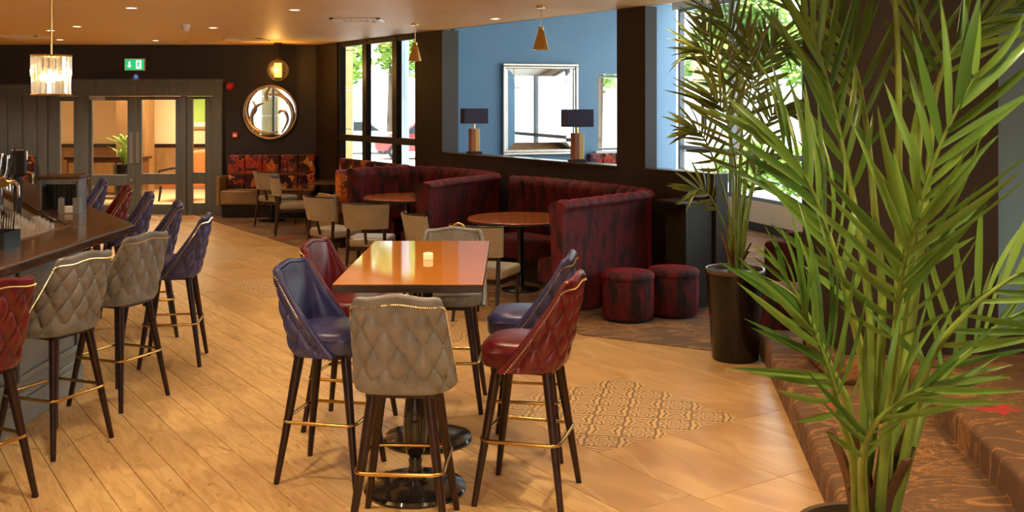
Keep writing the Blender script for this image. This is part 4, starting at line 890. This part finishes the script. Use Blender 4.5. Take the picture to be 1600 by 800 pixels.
# bevelled border glass: sloping strips
x, z0, z1, b = MW-.09, .09, MH-.09, .13
for pts in (((-x,z0),(x,z0),(x-b,z0+b),(-x+b,z0+b)), ((-x,z1),(-x+b,z1-b),(x-b,z1-b),(x,z1)), ((-x,z0),(-x+b,z0+b),(-x+b,z1-b),(-x,z1)), ((x,z0),(x,z1),(x-b,z1-b),(x-b,z0+b))):
    ys = [-.018 if (abs(abs(px_)-x) < 1e-6 or abs(pz_-z0) < 1e-6 or abs(pz_-z1) < 1e-6) else -.030 for px_, pz_ in pts]
    build(MB().add([(p_[0], y_, p_[1]) for p_, y_ in zip(pts, ys)]+[(p_[0], -.0145, p_[1]) for p_ in pts], [(0,1,2,3),(7,6,5,4),(0,4,5,1),(1,5,6,2),(2,6,7,3),(3,7,4,0)]), 'bevelled_strip', 'mirror', mt)

# ------------------------------------------------------------------ lamps on the sill
def table_lamp(label, px):
    q = (px-800)/1600; Y = (WALL+.08)/(CW*q+CU); t = thing('table_lamp', label, 'lamp', (q*Y, Y, 1.27), R(20), 'lamps on the half wall')
    box('base', 'leg_wood', t, -.085, .085, -.085, .085, 0, .03, bevel=.006)
    for nm, m_, a, b in (('column_facet', 'lamp_wood', -.06, 0), ('column_facet', 'lamp_gold', 0, .06)): box(nm, m_, t, a, b, -.06, .06, .03, .33, bevel=.004)
    build(MB().tube([(0,0,.33),(0,0,.42)], .012, 8), 'stem', 'brass', t)
    fr = MB(); X, Y2 = .165, .09
    fr.box(-X, X, -Y2, -Y2+.004, .40, .60).box(-X, X, Y2-.004, Y2, .40, .60).box(-X, -X+.004, -Y2, Y2, .40, .60).box(X-.004, X, -Y2, Y2, .40, .60)
    build(fr, 'lamp_shade', 'shade_navy', t); build(MB().ball((0,0,.50), .03, 8), 'bulb', 'bulb', t)
    point('lamp_light', (q*Y, Y, 1.27+.56), 3)
table_lamp('navy shaded table lamp on the sill, left of the silver mirror', 741); table_lamp('navy shaded table lamp on the sill, overlapping the silver mirror', 902)

# ------------------------------------------------------------------ pendants
def cone_pendant(label, loc, drop):
    t = thing('cone_pendant', label, 'pendant light', loc, 0, 'brass cone pendants')
    build(MB().lathe([(.05,-.025),(.05,0)], 16), 'ceiling_rose', 'brass', t); build(MB().tube([(0,0,-.02),(0,0,-drop)], .004, 6), 'cord', 'brass', t)
    build(MB().lathe([(.030,-drop),(.032,-drop-.03),(.026,-drop-.03),(.035,-drop-.05),(.085,-drop-.235),(.08,-drop-.235),(.03,-drop-.06)], 24, caps=False), 'cone_shade', 'brass', t, smooth=30)
    build(MB().ball((0,0,-drop-.18), .03, 8), 'bulb', 'bulb', t); spot('pendant_light', (loc[0], loc[1], loc[2]-drop-.2), 18, 100)
cone_pendant('brass cone pendant hanging before the blue wall', (.30, 10.6, CEIL), .22); cone_pendant('brass cone pendant hanging before the dark pillar by the window', (-1.23, 13.0, CEIL), .24)
t = thing('globe_pendant', 'amber glass globe pendant above the round mirror', 'pendant light', (fx(435)*.965, 17.15, CEIL))
build(MB().lathe([(.06,-.04),(.07,0)], 16), 'ceiling_rose', 'leg_wood', t); build(MB().tube([(0,0,0),(0,0,-.25)], .008, 6), 'rod', 'leg_wood', t); build(MB().lathe([(.05,-.30),(.045,-.25),(.02,-.23)], 16), 'cap', 'leg_wood', t)
build(MB().ball((0,0,-.46), .18, 20), 'globe', 'globe_glass', t, smooth=80); build(MB().lathe([(.06,-.58),(.06,-.34)], 20), 'glow_tube', 'amber_glow', t, smooth=40)
point('globe_light', (t.location.x, t.location.y-.25, CEIL-.46), 14, (1, .5, .12))
def chandelier(label, loc, r_, h, ceil_z, power, rodlen):
    t = thing('crystal_chandelier', label, 'chandelier', loc, 0, 'crystal drum chandeliers')       # origin at the bottom ring
    build(MB().tube([(0,0,h-.01),(0,0,rodlen)], .008, 8), 'rod', 'brass', t); build(MB().lathe([(.05,rodlen-.02),(.05,rodlen)], 16), 'ceiling_rose', 'brass', t)
    for z in (.0, h): build(MB().tube([(r_*math.cos(2*PI*k/32), r_*math.sin(2*PI*k/32), z) for k in range(32)], .007, 6, closed=True), 'ring', 'brass', t)
    build(MB().tube([(-r_,0,h),(r_,0,h)], .005, 6), 'cross_bar', 'brass', t)
    n = 20; bar_ = MB().box(-r_*.12, r_*.12, -.006, .006, 0, h*.54); me = bar_.mesh('crystal_bar')
    for tier in (0, 1):
        for k in range(n):
            a = 2*PI*(k+.5*tier)/n; rr = r_*(.97 if tier else .93); link('crystal_bar', me, 'crystal', t, loc=(rr*math.cos(a), rr*math.sin(a), .005+tier*h*.45), rot=(0,0,a+PI/2), bevel=.003, seg=1)
    for k in range(4):
        a = R(45+90*k); build(MB().ball((r_*.45*math.cos(a), r_*.45*math.sin(a), h*.45), .026, 8), 'bulb', 'bulb', t, smooth=80)
    point('chandelier_light', (loc[0], loc[1], loc[2]+h*.5), power, (1, .73, .42), .05)
chandelier('crystal drum chandelier hanging over the bar', (-3.375, 7.5, 2.006), .138, .285, CEIL, 6, CEIL-2.006)
chandelier('crystal drum chandelier in the next room behind the palm', (2.70, 14.2, 2.26), .20, .36, 3.75, 40, 3.75-2.26)

chandelier('added unseen crystal chandelier over the steps, lighting the ceiling', (3.2, 3.0, 2.1), .2, .36, CEIL, 110, CEIL-2.1)  # this and the next three are unseen, added to brighten the ceiling
chandelier('added unseen crystal chandelier behind the viewer, lighting the ceiling', (-1.2, -1.0, 2.1), .2, .36, CEIL, 110, CEIL-2.1)
chandelier('added unseen crystal chandelier over the near end of the bar, lighting the ceiling', (-4.6, 2.6, 2.1), .2, .36, CEIL, 110, CEIL-2.1)
chandelier('added unseen crystal chandelier behind the bar, lighting the ceiling', (-7.2, 9.0, 2.1), .2, .36, CEIL, 110, CEIL-2.1)

# ------------------------------------------------------------------ ceiling fittings
def downlight(label, x, y, power, seen_=True):
    t = thing('downlight', label, 'downlight', (x, y, CEIL), 0, 'recessed ceiling downlights')
    build(MB().lathe([(.062,-.006),(.062,0),(.045,0),(.045,-.006)], 24, caps=False), 'trim_ring', 'plastic', t); build(MB().lathe([(.046,-.003),(.046,-.001)], 20), 'lens', 'downlight_lens', t)
    spot('downlight_beam', (x, y, CEIL-.02), power, 120, .7)
for lb, px, py in (('recessed downlight nearest the top edge above the exit sign', 205, 12), ('recessed downlight right of the crystal chandelier', 120, 41), ('recessed downlight close to the far wall above the doors', 243, 63), ('recessed downlight beside the smoke detector', 333, 43), ('recessed downlight left of the square ceiling vent', 460, 15)):
    Y = 1600*(CEIL-EYE)/(160-py); downlight(lb, (px-800)/1600*Y, Y, 72)
for i, (x, y, pw) in enumerate(((-.6, 8.3, 50), (-2.3, 8.6, 40), (1.0, 7.4, 60), (-.4, 5.9, 40), (-1.8, 4.4, 70), (.9, 4.6, 75), (-.3, 2.6, 70), (1.3, 1.9, 85), (-3.4, 5.8, 50), (3.2, 4.8, 60), (-2.4, 1.4, 60), (-6.4, 10.2, 40), (-6.4, 14.2, 40), (-.2, 12.2, 26), (-7.2, 16.3, 45), (-8.8, 16.3, 45))):  # last two are added to brighten the far doors and panelling
    downlight('recessed downlight above ' + ['the gap between high table and booths', 'the tiled strip beside the bar stools', 'the near palm and round stools', 'the middle of the high table', 'the floor left of the high table', 'the patterned tiles right of the table', 'the floor just before the viewer', 'the foot of the steps', 'the bar corner', 'the raised platform', 'the near left floor', 'the area behind the bar', 'the far end of the bar', 'the right booth table', 'the glazed doors, added to brighten them', 'the boarded panelling, added to brighten it'][i], x, y, pw*1.55)
t = thing('smoke_detector', 'white smoke detector on the ceiling', 'smoke detector', (W(290, 34, 1).x*13.2, 13.2, CEIL)); build(MB().lathe([(.055,-.035),(.06,-.02),(.06,0)], 20), 'base', 'plastic', t, smooth=40); build(MB().lathe([(.03,-.085),(.045,-.07),(.045,-.035)], 20), 'sensor', 'plastic', t, smooth=40)
def vent(label, x, y, s, rz=0):
    t = thing('ceiling_vent', label, 'vent', (x, y, CEIL), rz, 'square ceiling vents')
    build(frame_ring2(s), 'frame', 'plastic', t)
    for k in range(1, 4):
        q = s*(1-.25*k); build(MB().box(-q, q, -q, -q+.02, -.012, -.002).box(-q, q, q-.02, q, -.012, -.002).box(-q, -q+.02, -q, q, -.012, -.002).box(q-.02, q, -q, q, -.012, -.002), 'louvre', 'plastic', t)
def frame_ring2(s): return MB().box(-s, s, -s, -s+.05, -.015, 0).box(-s, s, s-.05, s, -.015, 0).box(-s, -s+.05, -s, s, -.015, 0).box(s-.05, s, -s, s, -.015, 0)
vent('square ceiling vent between the downlight and the cone pendant', -1.86, 12.4, .30); vent('square ceiling vent near the globe pendant', -4.2, 16.2, .30)
vent('square ceiling vent above the left end of the bar', -7.4, 15.6, .30)
for lb, a, b in (('long slim ceiling grille above the exit sign', 170, 280), ('short slim ceiling grille right of the exit sign', 298, 352)):
    Y = 17.2; t = thing('linear_grille', lb, 'vent', ((a+b)/2*Y/1600-Y/2, Y, CEIL)); L_ = (b-a)/2*Y/1600
    build(MB().box(-L_, L_, -.08, -.06, -.012, 0).box(-L_, L_, .06, .08, -.012, 0).box(-L_, -L_+.02, -.06, .06, -.012, 0).box(L_-.02, L_, -.06, .06, -.012, 0), 'frame', 'plastic', t)
    for k in range(4): box('slat', 'plastic', t, -L_+.02, L_-.02, -.05+.028*k, -.036+.028*k, -.010, -.002)

# ------------------------------------------------------------------ wall fittings
t = thing('exit_sign', 'green emergency exit sign with arrow and running figure above the doors', 'sign', (fx(212), FAR-.001, fz(101)))
box('housing', 'plastic', t, -.175, .175, -.06, 0, -.105, .105, bevel=.006); box('face', 'sign_green', t, -.16, .16, -.063, -.06, -.09, .09)
s = MB(); y0, y1 = -.066, -.063
def flat(mb, pts):
    n = len(pts); mb.add([(p_[0], y0, p_[1]) for p_ in pts]+[(p_[0], y1, p_[1]) for p_ in pts], [tuple(range(n)), tuple(range(2*n-1,n-1,-1))]+[(i,(i+1)%n,n+(i+1)%n,n+i) for i in range(n)])
flat(s, [(-.085,-.06),(-.045,-.015),(-.07,-.015),(-.07,.05),(-.10,.05),(-.10,-.015),(-.125,-.015)])
build(s, 'arrow', 'sign_white', t)
s = MB(); flat(s, [(.03,-.075),(.12,-.075),(.12,.075),(.03,.075)]); build(s, 'doorway_symbol', 'sign_white', t)
s = MB(); y0, y1 = -.068, -.066
flat(s, [(.075+.014*math.cos(2*PI*k/10), .052+.014*math.sin(2*PI*k/10)) for k in range(10)]); flat(s, [(.06,.03),(.085,.035),(.08,-.01),(.10,-.035),(.09,-.06),(.08,-.055),(.085,-.035),(.068,-.015),(.05,-.045),(.035,-.04),(.055,-.005)]); flat(s, [(.06,.03),(.04,.02),(.045,.005),(.065,.02)]); flat(s, [(.085,.03),(.105,.02),(.105,.005),(.085,.015)])
build(s, 'running_figure', 'sign_green', t)
spot('exit_sign_light', (fx(212), FAR-.05, fz(111)), 7, 44, .3, (.35, .5, 1), .01, (R(16), 0, 0))
t = thing('fire_sounder', 'red fire alarm sounder on the charcoal wall by the doors', 'alarm', (fx(360), FAR-.001, fz(135))); build(MB().tube([(0,0,0),(0,-.05,0)], .07, 18), 'base', 'red_plastic', t); build(MB().tube([(0,-.05,0),(0,-.09,0)], [.065,.045], 18), 'horn', 'red_plastic', t)
t = thing('break_glass_point', 'small red fire call point left of the round mirror', 'alarm', (fx(368), FAR-.001, fz(211))); box('housing', 'red_plastic', t, -.05, .05, -.04, 0, -.05, .05, bevel=.006); box('glass_panel', 'plastic', t, -.03, .03, -.043, -.04, -.028, .02)

# ------------------------------------------------------------------ palms
def leaf_mesh(k, droop):
    n = 9; vs = []; fs = []
    for i in range(n+1):
        f = i/n; w_ = .5*(math.sin(PI*min(1, .12+f*.88))**.75 if f < 1 else 0)*(1-.25*f)
        w_ = max(w_, .02); z = -droop*f*f; y = f*(1-.25*droop*f)
        vs += [(-w_, y, z+.35*w_*.0), (0, y, z), (w_, y, z)]
    for i in range(n+1):
        a = vs[3*i]; b = vs[3*i+2]; vs[3*i] = (a[0], a[1], a[2]); vs[3*i+2] = (b[0], b[1], b[2])
    for i in range(n):
        for c in (0, 1): fs.append((3*i+c, 3*i+c+1, 3*i+4+c, 3*i+3+c))
    me = bpy.data.meshes.new('leaflet'); me.from_pydata(vs, [], fs); return me
def palm_leaf_variants(mname):
    out = []
    for k, d in enumerate((.02, .12, .25, .4)):
        me = leaf_mesh(k, d)
        for v in me.vertices: v.co.z -= abs(v.co.x)*-.55*.06     # slight V fold, width scaled later
        me.materials.append(M[mname]); me.polygons.foreach_set('use_smooth', [True]*len(me.polygons)); out.append(me)
    return out
LV = palm_leaf_variants('palm'); LVB = palm_leaf_variants('palm_back')
def frond(plant, pts, n, Lmax, t0, wid, nrm, LVs, a0=62, a1=24, r0=.011, seed=0, stemmat='stem', lift=.15, sides=(-1, 1)):
    rnd = random.Random(seed); path = spline(pts, 40); m = len(path)
    fr = link('frond', MB().tube([p - plant.location for p in path], [r0*(1-.8*i/(m-1)) for i in range(m)], 6).mesh('frond'), stemmat, plant, smooth=60)
    k = max(1, n//len(sides)); nrm = Vector(nrm).normalized()
    for i in range(k):
        f = i/(k-1) if k > 1 else 0; tt = t0 + (1-t0)*(f**.9)*.985; q = tt*(m-1); j = min(int(q), m-2); p = path[j].lerp(path[j+1], q-j); tg = (path[j+1]-path[j]).normalized()
        side = tg.cross(nrm).normalized(); up = side.cross(tg).normalized()
        for s_ in sides:
            ang = R(a0+(a1-a0)*f + rnd.uniform(-9, 9)); d = (tg*math.cos(ang) + side*s_*math.sin(ang) + up*(lift+rnd.uniform(-.15, .15))).normalized()
            L_ = Lmax*(.50+.5*math.sin(PI*(.12+.70*f)))*rnd.uniform(.85, 1.08)*(1 if f < .95 else .8)
            zax = (up - d*up.dot(d)).normalized(); xax = d.cross(zax); tw = rnd.uniform(-.5, .5)
            x2 = xax*math.cos(tw)+zax*math.sin(tw); z2 = x2.cross(d)
            o = bpy.data.objects.new('leaflet', LVs[rnd.choice((0, 1, 1, 2, 2, 3))]); col.objects.link(o); o.parent = fr
            mt_ = Matrix((x2*wid*rnd.uniform(.8, 1.2), d*L_, z2*L_)).transposed().to_4x4(); mt_.translation = p - plant.location + tg*rnd.uniform(-.01, .01); o.matrix_local = mt_
    return fr
def pot(plant, r1, r0, h):
    build(MB().lathe([(r0*.97,0),(r0,.01),(r1*.985,h-.05),(r1*.99,h-.03)], 40), 'pot', 'pot', plant, smooth=40)
    build(MB().lathe([(r1*.985,h-.035),(r1*1.01,h-.03),(r1*1.02,h-.012),(r1*1.0,h),(r1*.94,h-.004),(r1*.92,h-.06)], 40, caps=False), 'pot_rim', 'pot_rim', plant, smooth=50)
    build(MB().lathe([(r1*.93,h-.07),(r1*.5,h-.055),(.01,h-.05)], 24), 'soil', 'soil', plant, smooth=60)
def sheaths(plant, base, n, hgt, spread, rnd, wd=.030):
    for k in range(n):
        a = rnd.uniform(0, 2*PI); c = Vector((math.cos(a), math.sin(a), 0)); h = hgt*rnd.uniform(.6, 1.1); mb = MB(); side = Vector((-c.y, c.x, 0)); ro = .03
        vs = []
        for i in range(6):
            f = i/5; w_ = wd*(1-f*.8); o_ = base + c*(ro+spread*f*f) + Vector((0,0,h*f)); vs += [o_-side*w_, o_+c*.012, o_+side*w_]
        fs = [(3*i+j, 3*i+j+1, 3*i+4+j, 3*i+3+j) for i in range(5) for j in (0, 1)]
        o = build(mb.add([v for v in vs], fs), 'leaf_sheath', 'sheath', plant); so = o.modifiers.new('solid', 'SOLIDIFY'); so.thickness = .004
# big palm in the foreground
big = thing('potted_palm', 'large potted palm in the right foreground beside the carpeted steps', 'plant', (1.055, 3.02, 0))
pot(big, .215, .17, .69); rb = random.Random(3)
sheaths(big, Vector((0, 0, .60)), 14, .40, .09, rb, .050)
B_ = lambda dx, dy: Vector((1.055+dx, 3.02+dy, .64))
TC = (0, -1, .35)
FR = [
 ([B_(.02,.0), W(1400,560,3.0), W(1404,300,3.02), W(1402,60,3.05), W(1385,-100,3.1), W(1345,-190,3.2)], 22, .36, .66, .030, TC, 60, 25),
 ([B_(.03,-.03), W(1392,640,2.95), W(1405,470,2.86), W(1432,340,2.78), W(1470,225,2.72), W(1525,115,2.66)], 22, .30, .45, .033, (-.2,-1,.3), 50, 20),
 ([B_(.05,.04), W(1425,500,3.1), W(1448,300,3.12), W(1466,130,3.12), W(1515,50,3.1), W(1620,-10,3.05)], 24, .30, .62, .024, (-.2,-1,.4), 55, 20),
 ([B_(.04,-.02), W(1425,660,2.92), W(1455,560,2.84), W(1510,490,2.76), W(1580,435,2.7), W(1660,400,2.64)], 22, .30, .38, .026, (-.3,-1,.5), 75, 25),
 ([B_(.0,-.05), W(1388,650,2.86), W(1398,540,2.76), W(1404,460,2.68), W(1415,400,2.6), W(1432,345,2.54)], 22, .36, .42, .030, TC, 62, 30),
 ([B_(-.03,.02), W(1350,600,3.0), W(1325,470,2.92), W(1296,370,2.88), W(1262,285,2.86), W(1222,225,2.84)], 22, .32, .40, .030, (.2,-1,.4), 48, 20),
 ([B_(-.02,.03), W(1362,560,3.1), W(1345,380,3.12), W(1316,230,3.14), W(1285,100,3.16), W(1240,-10,3.18)], 24, .34, .50, .028, TC, 45, 18),
 ([B_(-.05,-.04), W(1335,730,2.84), W(1316,660,2.74), W(1300,600,2.66), W(1280,540,2.6), W(1250,480,2.56)], 22, .34, .45, .026, (.1,-1,.5), 55, 22),
 ([B_(-.03,-.06), W(1348,770,2.80), W(1348,715,2.70), W(1362,670,2.62), W(1400,630,2.56), W(1455,600,2.5)], 20, .27, .40, .020, (0,-1,.6), 55, 20),
 ([B_(.06,.03), W(1425,700,3.05), W(1455,620,3.06), W(1500,560,3.05), W(1550,515,3.04), W(1610,480,3.02)], 20, .24, .40, .020, (-.2,-1,.6), 50, 18),
 ([B_(.02,.06), W(1412,500,3.15), W(1432,280,3.25), W(1440,130,3.32), W(1430,10,3.36), W(1410,-80,3.4)], 20, .28, .55, .030, TC, 52, 20),
 ([B_(-.01,.06), W(1378,520,3.15), W(1366,320,3.22), W(1346,150,3.28), W(1310,40,3.32), W(1255,-40,3.36)], 22, .36, .50, .030, TC, 50, 20),
 ([B_(-.04,.0), W(1330,660,2.98), W(1300,580,2.94), W(1272,515,2.9), W(1245,460,2.88), W(1215,415,2.86)], 18, .16, .50, .014, (.2,-1,.6), 45, 18),
]
for i, (pts, n, L_, t0, wd, nr, a0, a1) in enumerate(FR): frond(big, pts, n, L_*1.12, t0, wd*.85, nr, LV, a0*.74, a1*.8, .016, 20+i)
# second palm further back
sm = thing('potted_palm', 'tall palm in a dark round pot at the far end of the steps', 'plant', (1.70, 7.80, 0))
pot(sm, .222, .175, .69); sheaths(sm, Vector((0,0,.62)), 8, .32, .08, rb)
S_ = lambda dx, dy: Vector((1.70+dx, 7.80+dy, .64))
FS = [
 ([S_(0,0), W(1156,300,7.8), W(1160,170,7.75), W(1152,90,7.7), W(1138,40,7.65), W(1115,15,7.6)], 26, .40, .45),
 ([S_(-.03,0), W(1146,300,7.75), W(1138,180,7.65), W(1122,110,7.55), W(1102,80,7.5), W(1085,75,7.48)], 24, .32, .45),
 ([S_(.03,.02), W(1166,280,7.8), W(1178,160,7.9), W(1192,100,7.95), W(1208,70,8.0), W(1226,75,8.0)], 26, .32, .42),
 ([S_(-.04,-.02), W(1140,340,7.7), W(1122,270,7.55), W(1106,228,7.45), W(1092,205,7.4), W(1078,200,7.38)], 24, .28, .42),
 ([S_(.04,-.02), W(1170,330,7.7), W(1186,250,7.85), W(1198,200,7.9), W(1210,175,7.9), W(1224,172,7.9)], 24, .32, .42),
 ([S_(0,-.05), W(1150,340,7.6), W(1150,270,7.45), W(1142,215,7.35), W(1130,175,7.3), W(1112,150,7.25)], 24, .48, .42),
 ([S_(-.04,.02), W(1138,370,7.75), W(1122,330,7.65), W(1108,305,7.58), W(1094,295,7.55), W(1080,298,7.5)], 22, .26, .42),
 ([S_(.02,.05), W(1160,320,7.9), W(1172,220,8.0), W(1180,150,8.1), W(1196,95,8.15), W(1216,55,8.2)], 24, .38, .45),
 ([S_(-.01,.04), W(1148,320,7.9), W(1140,220,8.0), W(1130,140,8.05), W(1116,80,8.1), W(1098,40,8.15)], 24, .36, .45),
 ([S_(.03,-.03), W(1162,350,7.65), W(1172,300,7.8), W(1182,270,7.85), W(1196,258,7.85), W(1210,262,7.85)], 22, .32, .42),
 ([S_(.0,-.02), W(1154,300,7.7), W(1160,200,7.65), W(1175,130,7.6), W(1172,90,7.55), W(1164,50,7.5)], 24, .36, .45),
]
for i, (pts, n, L_, t0) in enumerate(FS): frond(sm, pts, n, L_, t0, .032, (0, -1, .5), LVB, 58, 22, .012, 60+i)

# ------------------------------------------------------------------ outdoors
struct(build(MB().box(-90, 90, 8, 130, -.6, -.25), 'ground_outside', 'paving'), 'pale paved ground outside the windows')
struct(build(MB().box(-90, 90, -60, -6.3, -.6, -.25).box(6.8, 90, -6.3, 8, -.6, -.25), 'ground_behind', 'paving'))
t = thing('stone_column', 'yellow sandstone block column outside the tall window', 'column', (-3.76, 21.5, -.25), DA)
for k in range(5): build(MB().box(-.35, .35, -.3, .3, k*.82+.006, k*.82+.814), 'stone_block', 'stone_ext', t, bevel=.012)
q = Vector((-2.22, 20.5, 0)); t2 = thing('stone_column', 'added unseen yellow sandstone column behind the viewer, for the round mirror to reflect', 'column', (-10.1, -7.4, -.25))  # second column is unseen, added to put yellow into the round mirror
for k in range(5): build(MB().box(-.35, .35, -.3, .3, k*.82+.006, k*.82+.814), 'stone_block', 'stone_ext', t2, bevel=.012)
t = thing('round_column', 'pale grey round column outside the tall window', 'column', (q.x, q.y, -.25)); build(MB().lathe([(.2,0),(.2,.1),(.16,.12),(.155,3.7),(.19,3.75),(.19,3.9)], 28), 'shaft', 'concrete', t, smooth=40)
def tree(label, x, y, h, r_, n, seed, leafsize=.22, trunk=True):
    rnd = random.Random(seed); t = thing('tree' if trunk else 'hedge_bush', label, 'tree' if trunk else 'bush', (x, y, -.25), 0, 'greenery outside the windows')
    if trunk:
        build(MB().tube([(0,0,0),(.1,0,h*.4),(0,.1,h*.75)], [.16,.12,.05], 8), 'trunk', 'bark', t, smooth=60)
        for k in range(5): a = rnd.uniform(0, 6.3); build(MB().tube([(.06,0,h*(.35+.08*k)),(r_*.6*math.cos(a), r_*.6*math.sin(a), h*(.55+.09*k))], [.05,.015], 6), 'branch', 'bark', t)
    blobs = [(Vector((rnd.uniform(-.65,.65)*r_, rnd.uniform(-.65,.65)*r_, h*rnd.uniform(.38,.95) if trunk else h*rnd.uniform(.3,.7))), r_*rnd.uniform(.28,.5)) for _ in range(12)]
    vs = []; fs = []
    for k in range(n):
        c, rr = rnd.choice(blobs); d = Vector((rnd.gauss(0,1), rnd.gauss(0,1), rnd.gauss(0,1))).normalized()*rr*rnd.uniform(.5,1.0); p_ = c+d; p_.z = max(.05, p_.z)
        a = Vector((rnd.gauss(0,1), rnd.gauss(0,1), rnd.gauss(0,.6))).normalized(); b = a.orthogonal().normalized(); s_ = leafsize*rnd.uniform(.6,1.3); i = len(vs)
        vs += [p_-a*s_, p_+b*s_*.5, p_+a*s_, p_-b*s_*.5]; fs.append((i,i+1,i+2,i+3))
    build(MB().add(vs, fs), 'foliage', 'leaf_out', t)
tree('leafy tree outside left part of the tall window', -10.6, 55, 9.5, 2.6, 3500, 1); tree('leafy tree outside the middle of the tall window', -6.0, 50, 9.5, 3.0, 3500, 2)
tree('leafy tree outside the narrow window by the silver mirror', 3.0, 36, 7.5, 2.3, 3500, 3); tree('leafy tree outside behind the far palm, left one', 8.4, 38, 8.5, 2.5, 4500, 4)
tree('leafy tree outside behind the far palm, middle one', 10.4, 31, 8, 2.6, 4500, 5); tree('leafy tree outside behind the large palm', 15.6, 37, 8.5, 3.0, 4500, 6); tree('leafy tree outside far right behind the dark pillar', 17.5, 29, 8, 2.6, 3000, 7)
for i, (x, y, lb) in enumerate(((-5.3, 26, 'low green bush outside beside the sandstone column'), (6.3, 21.5, 'low sunlit bush outside below the windows, left one'), (7.2, 20, 'low sunlit bush outside below the windows, right one'), (5.4, 23.0, 'low sunlit bush outside below the windows, farthest one'))): tree(lb, x, y, 1.5, .9, 1500, 30+i, .09, False)
def car(label, loc, rz, m_):
    t = thing('parked_car', label, 'car', loc, rz, 'cars parked outside')
    prof = [(-2.1,.35),(-2.15,.7),(-1.9,.9),(-1.2,.98),(-.6,1.42),(.7,1.45),(1.4,.98),(2.05,.85),(2.15,.5),(2.1,.3)]
    build(MB().add([(x_, s_*.85, z_) for s_ in (-1, 1) for x_, z_ in prof], [tuple(range(10)), tuple(range(19,9,-1))]+[(i,(i+1)%10,10+(i+1)%10,10+i) for i in range(10)]), 'body', m_, t, bevel=.08)
    for s_ in (-1, 1):
        gp = [(-1.05,1.0),(-.55,1.36),(.02,1.38),(.02,1.0)]; g2 = [(.1,1.0),(.1,1.38),(.65,1.38),(1.2,1.0)]
        for g_ in (gp, g2): build(MB().add([(x_, s_*.852, z_) for x_, z_ in g_]+[(x_, s_*.862, z_) for x_, z_ in g_], [(0,1,2,3),(7,6,5,4),(0,4,5,1),(1,5,6,2),(2,6,7,3),(3,7,4,0)]), 'side_window', 'car_glass', t)
        for x_ in (-1.3, 1.35):
            wh = build(MB().tube([(x_, s_*.70, .32),(x_, s_*.88, .32)], .32, 20), 'wheel', 'rubber', t); build(MB().tube([(x_, s_*.88, .32),(x_, s_*.89, .32)], .19, 16), 'hubcap', 'steel', wh)
car('red car parked outside, seen through the tall window', (-3.2, 40, -.25), R(6), 'car_red'); car('silver car parked outside behind the red car', (-6.9, 44, -.25), R(8), 'car_grey')
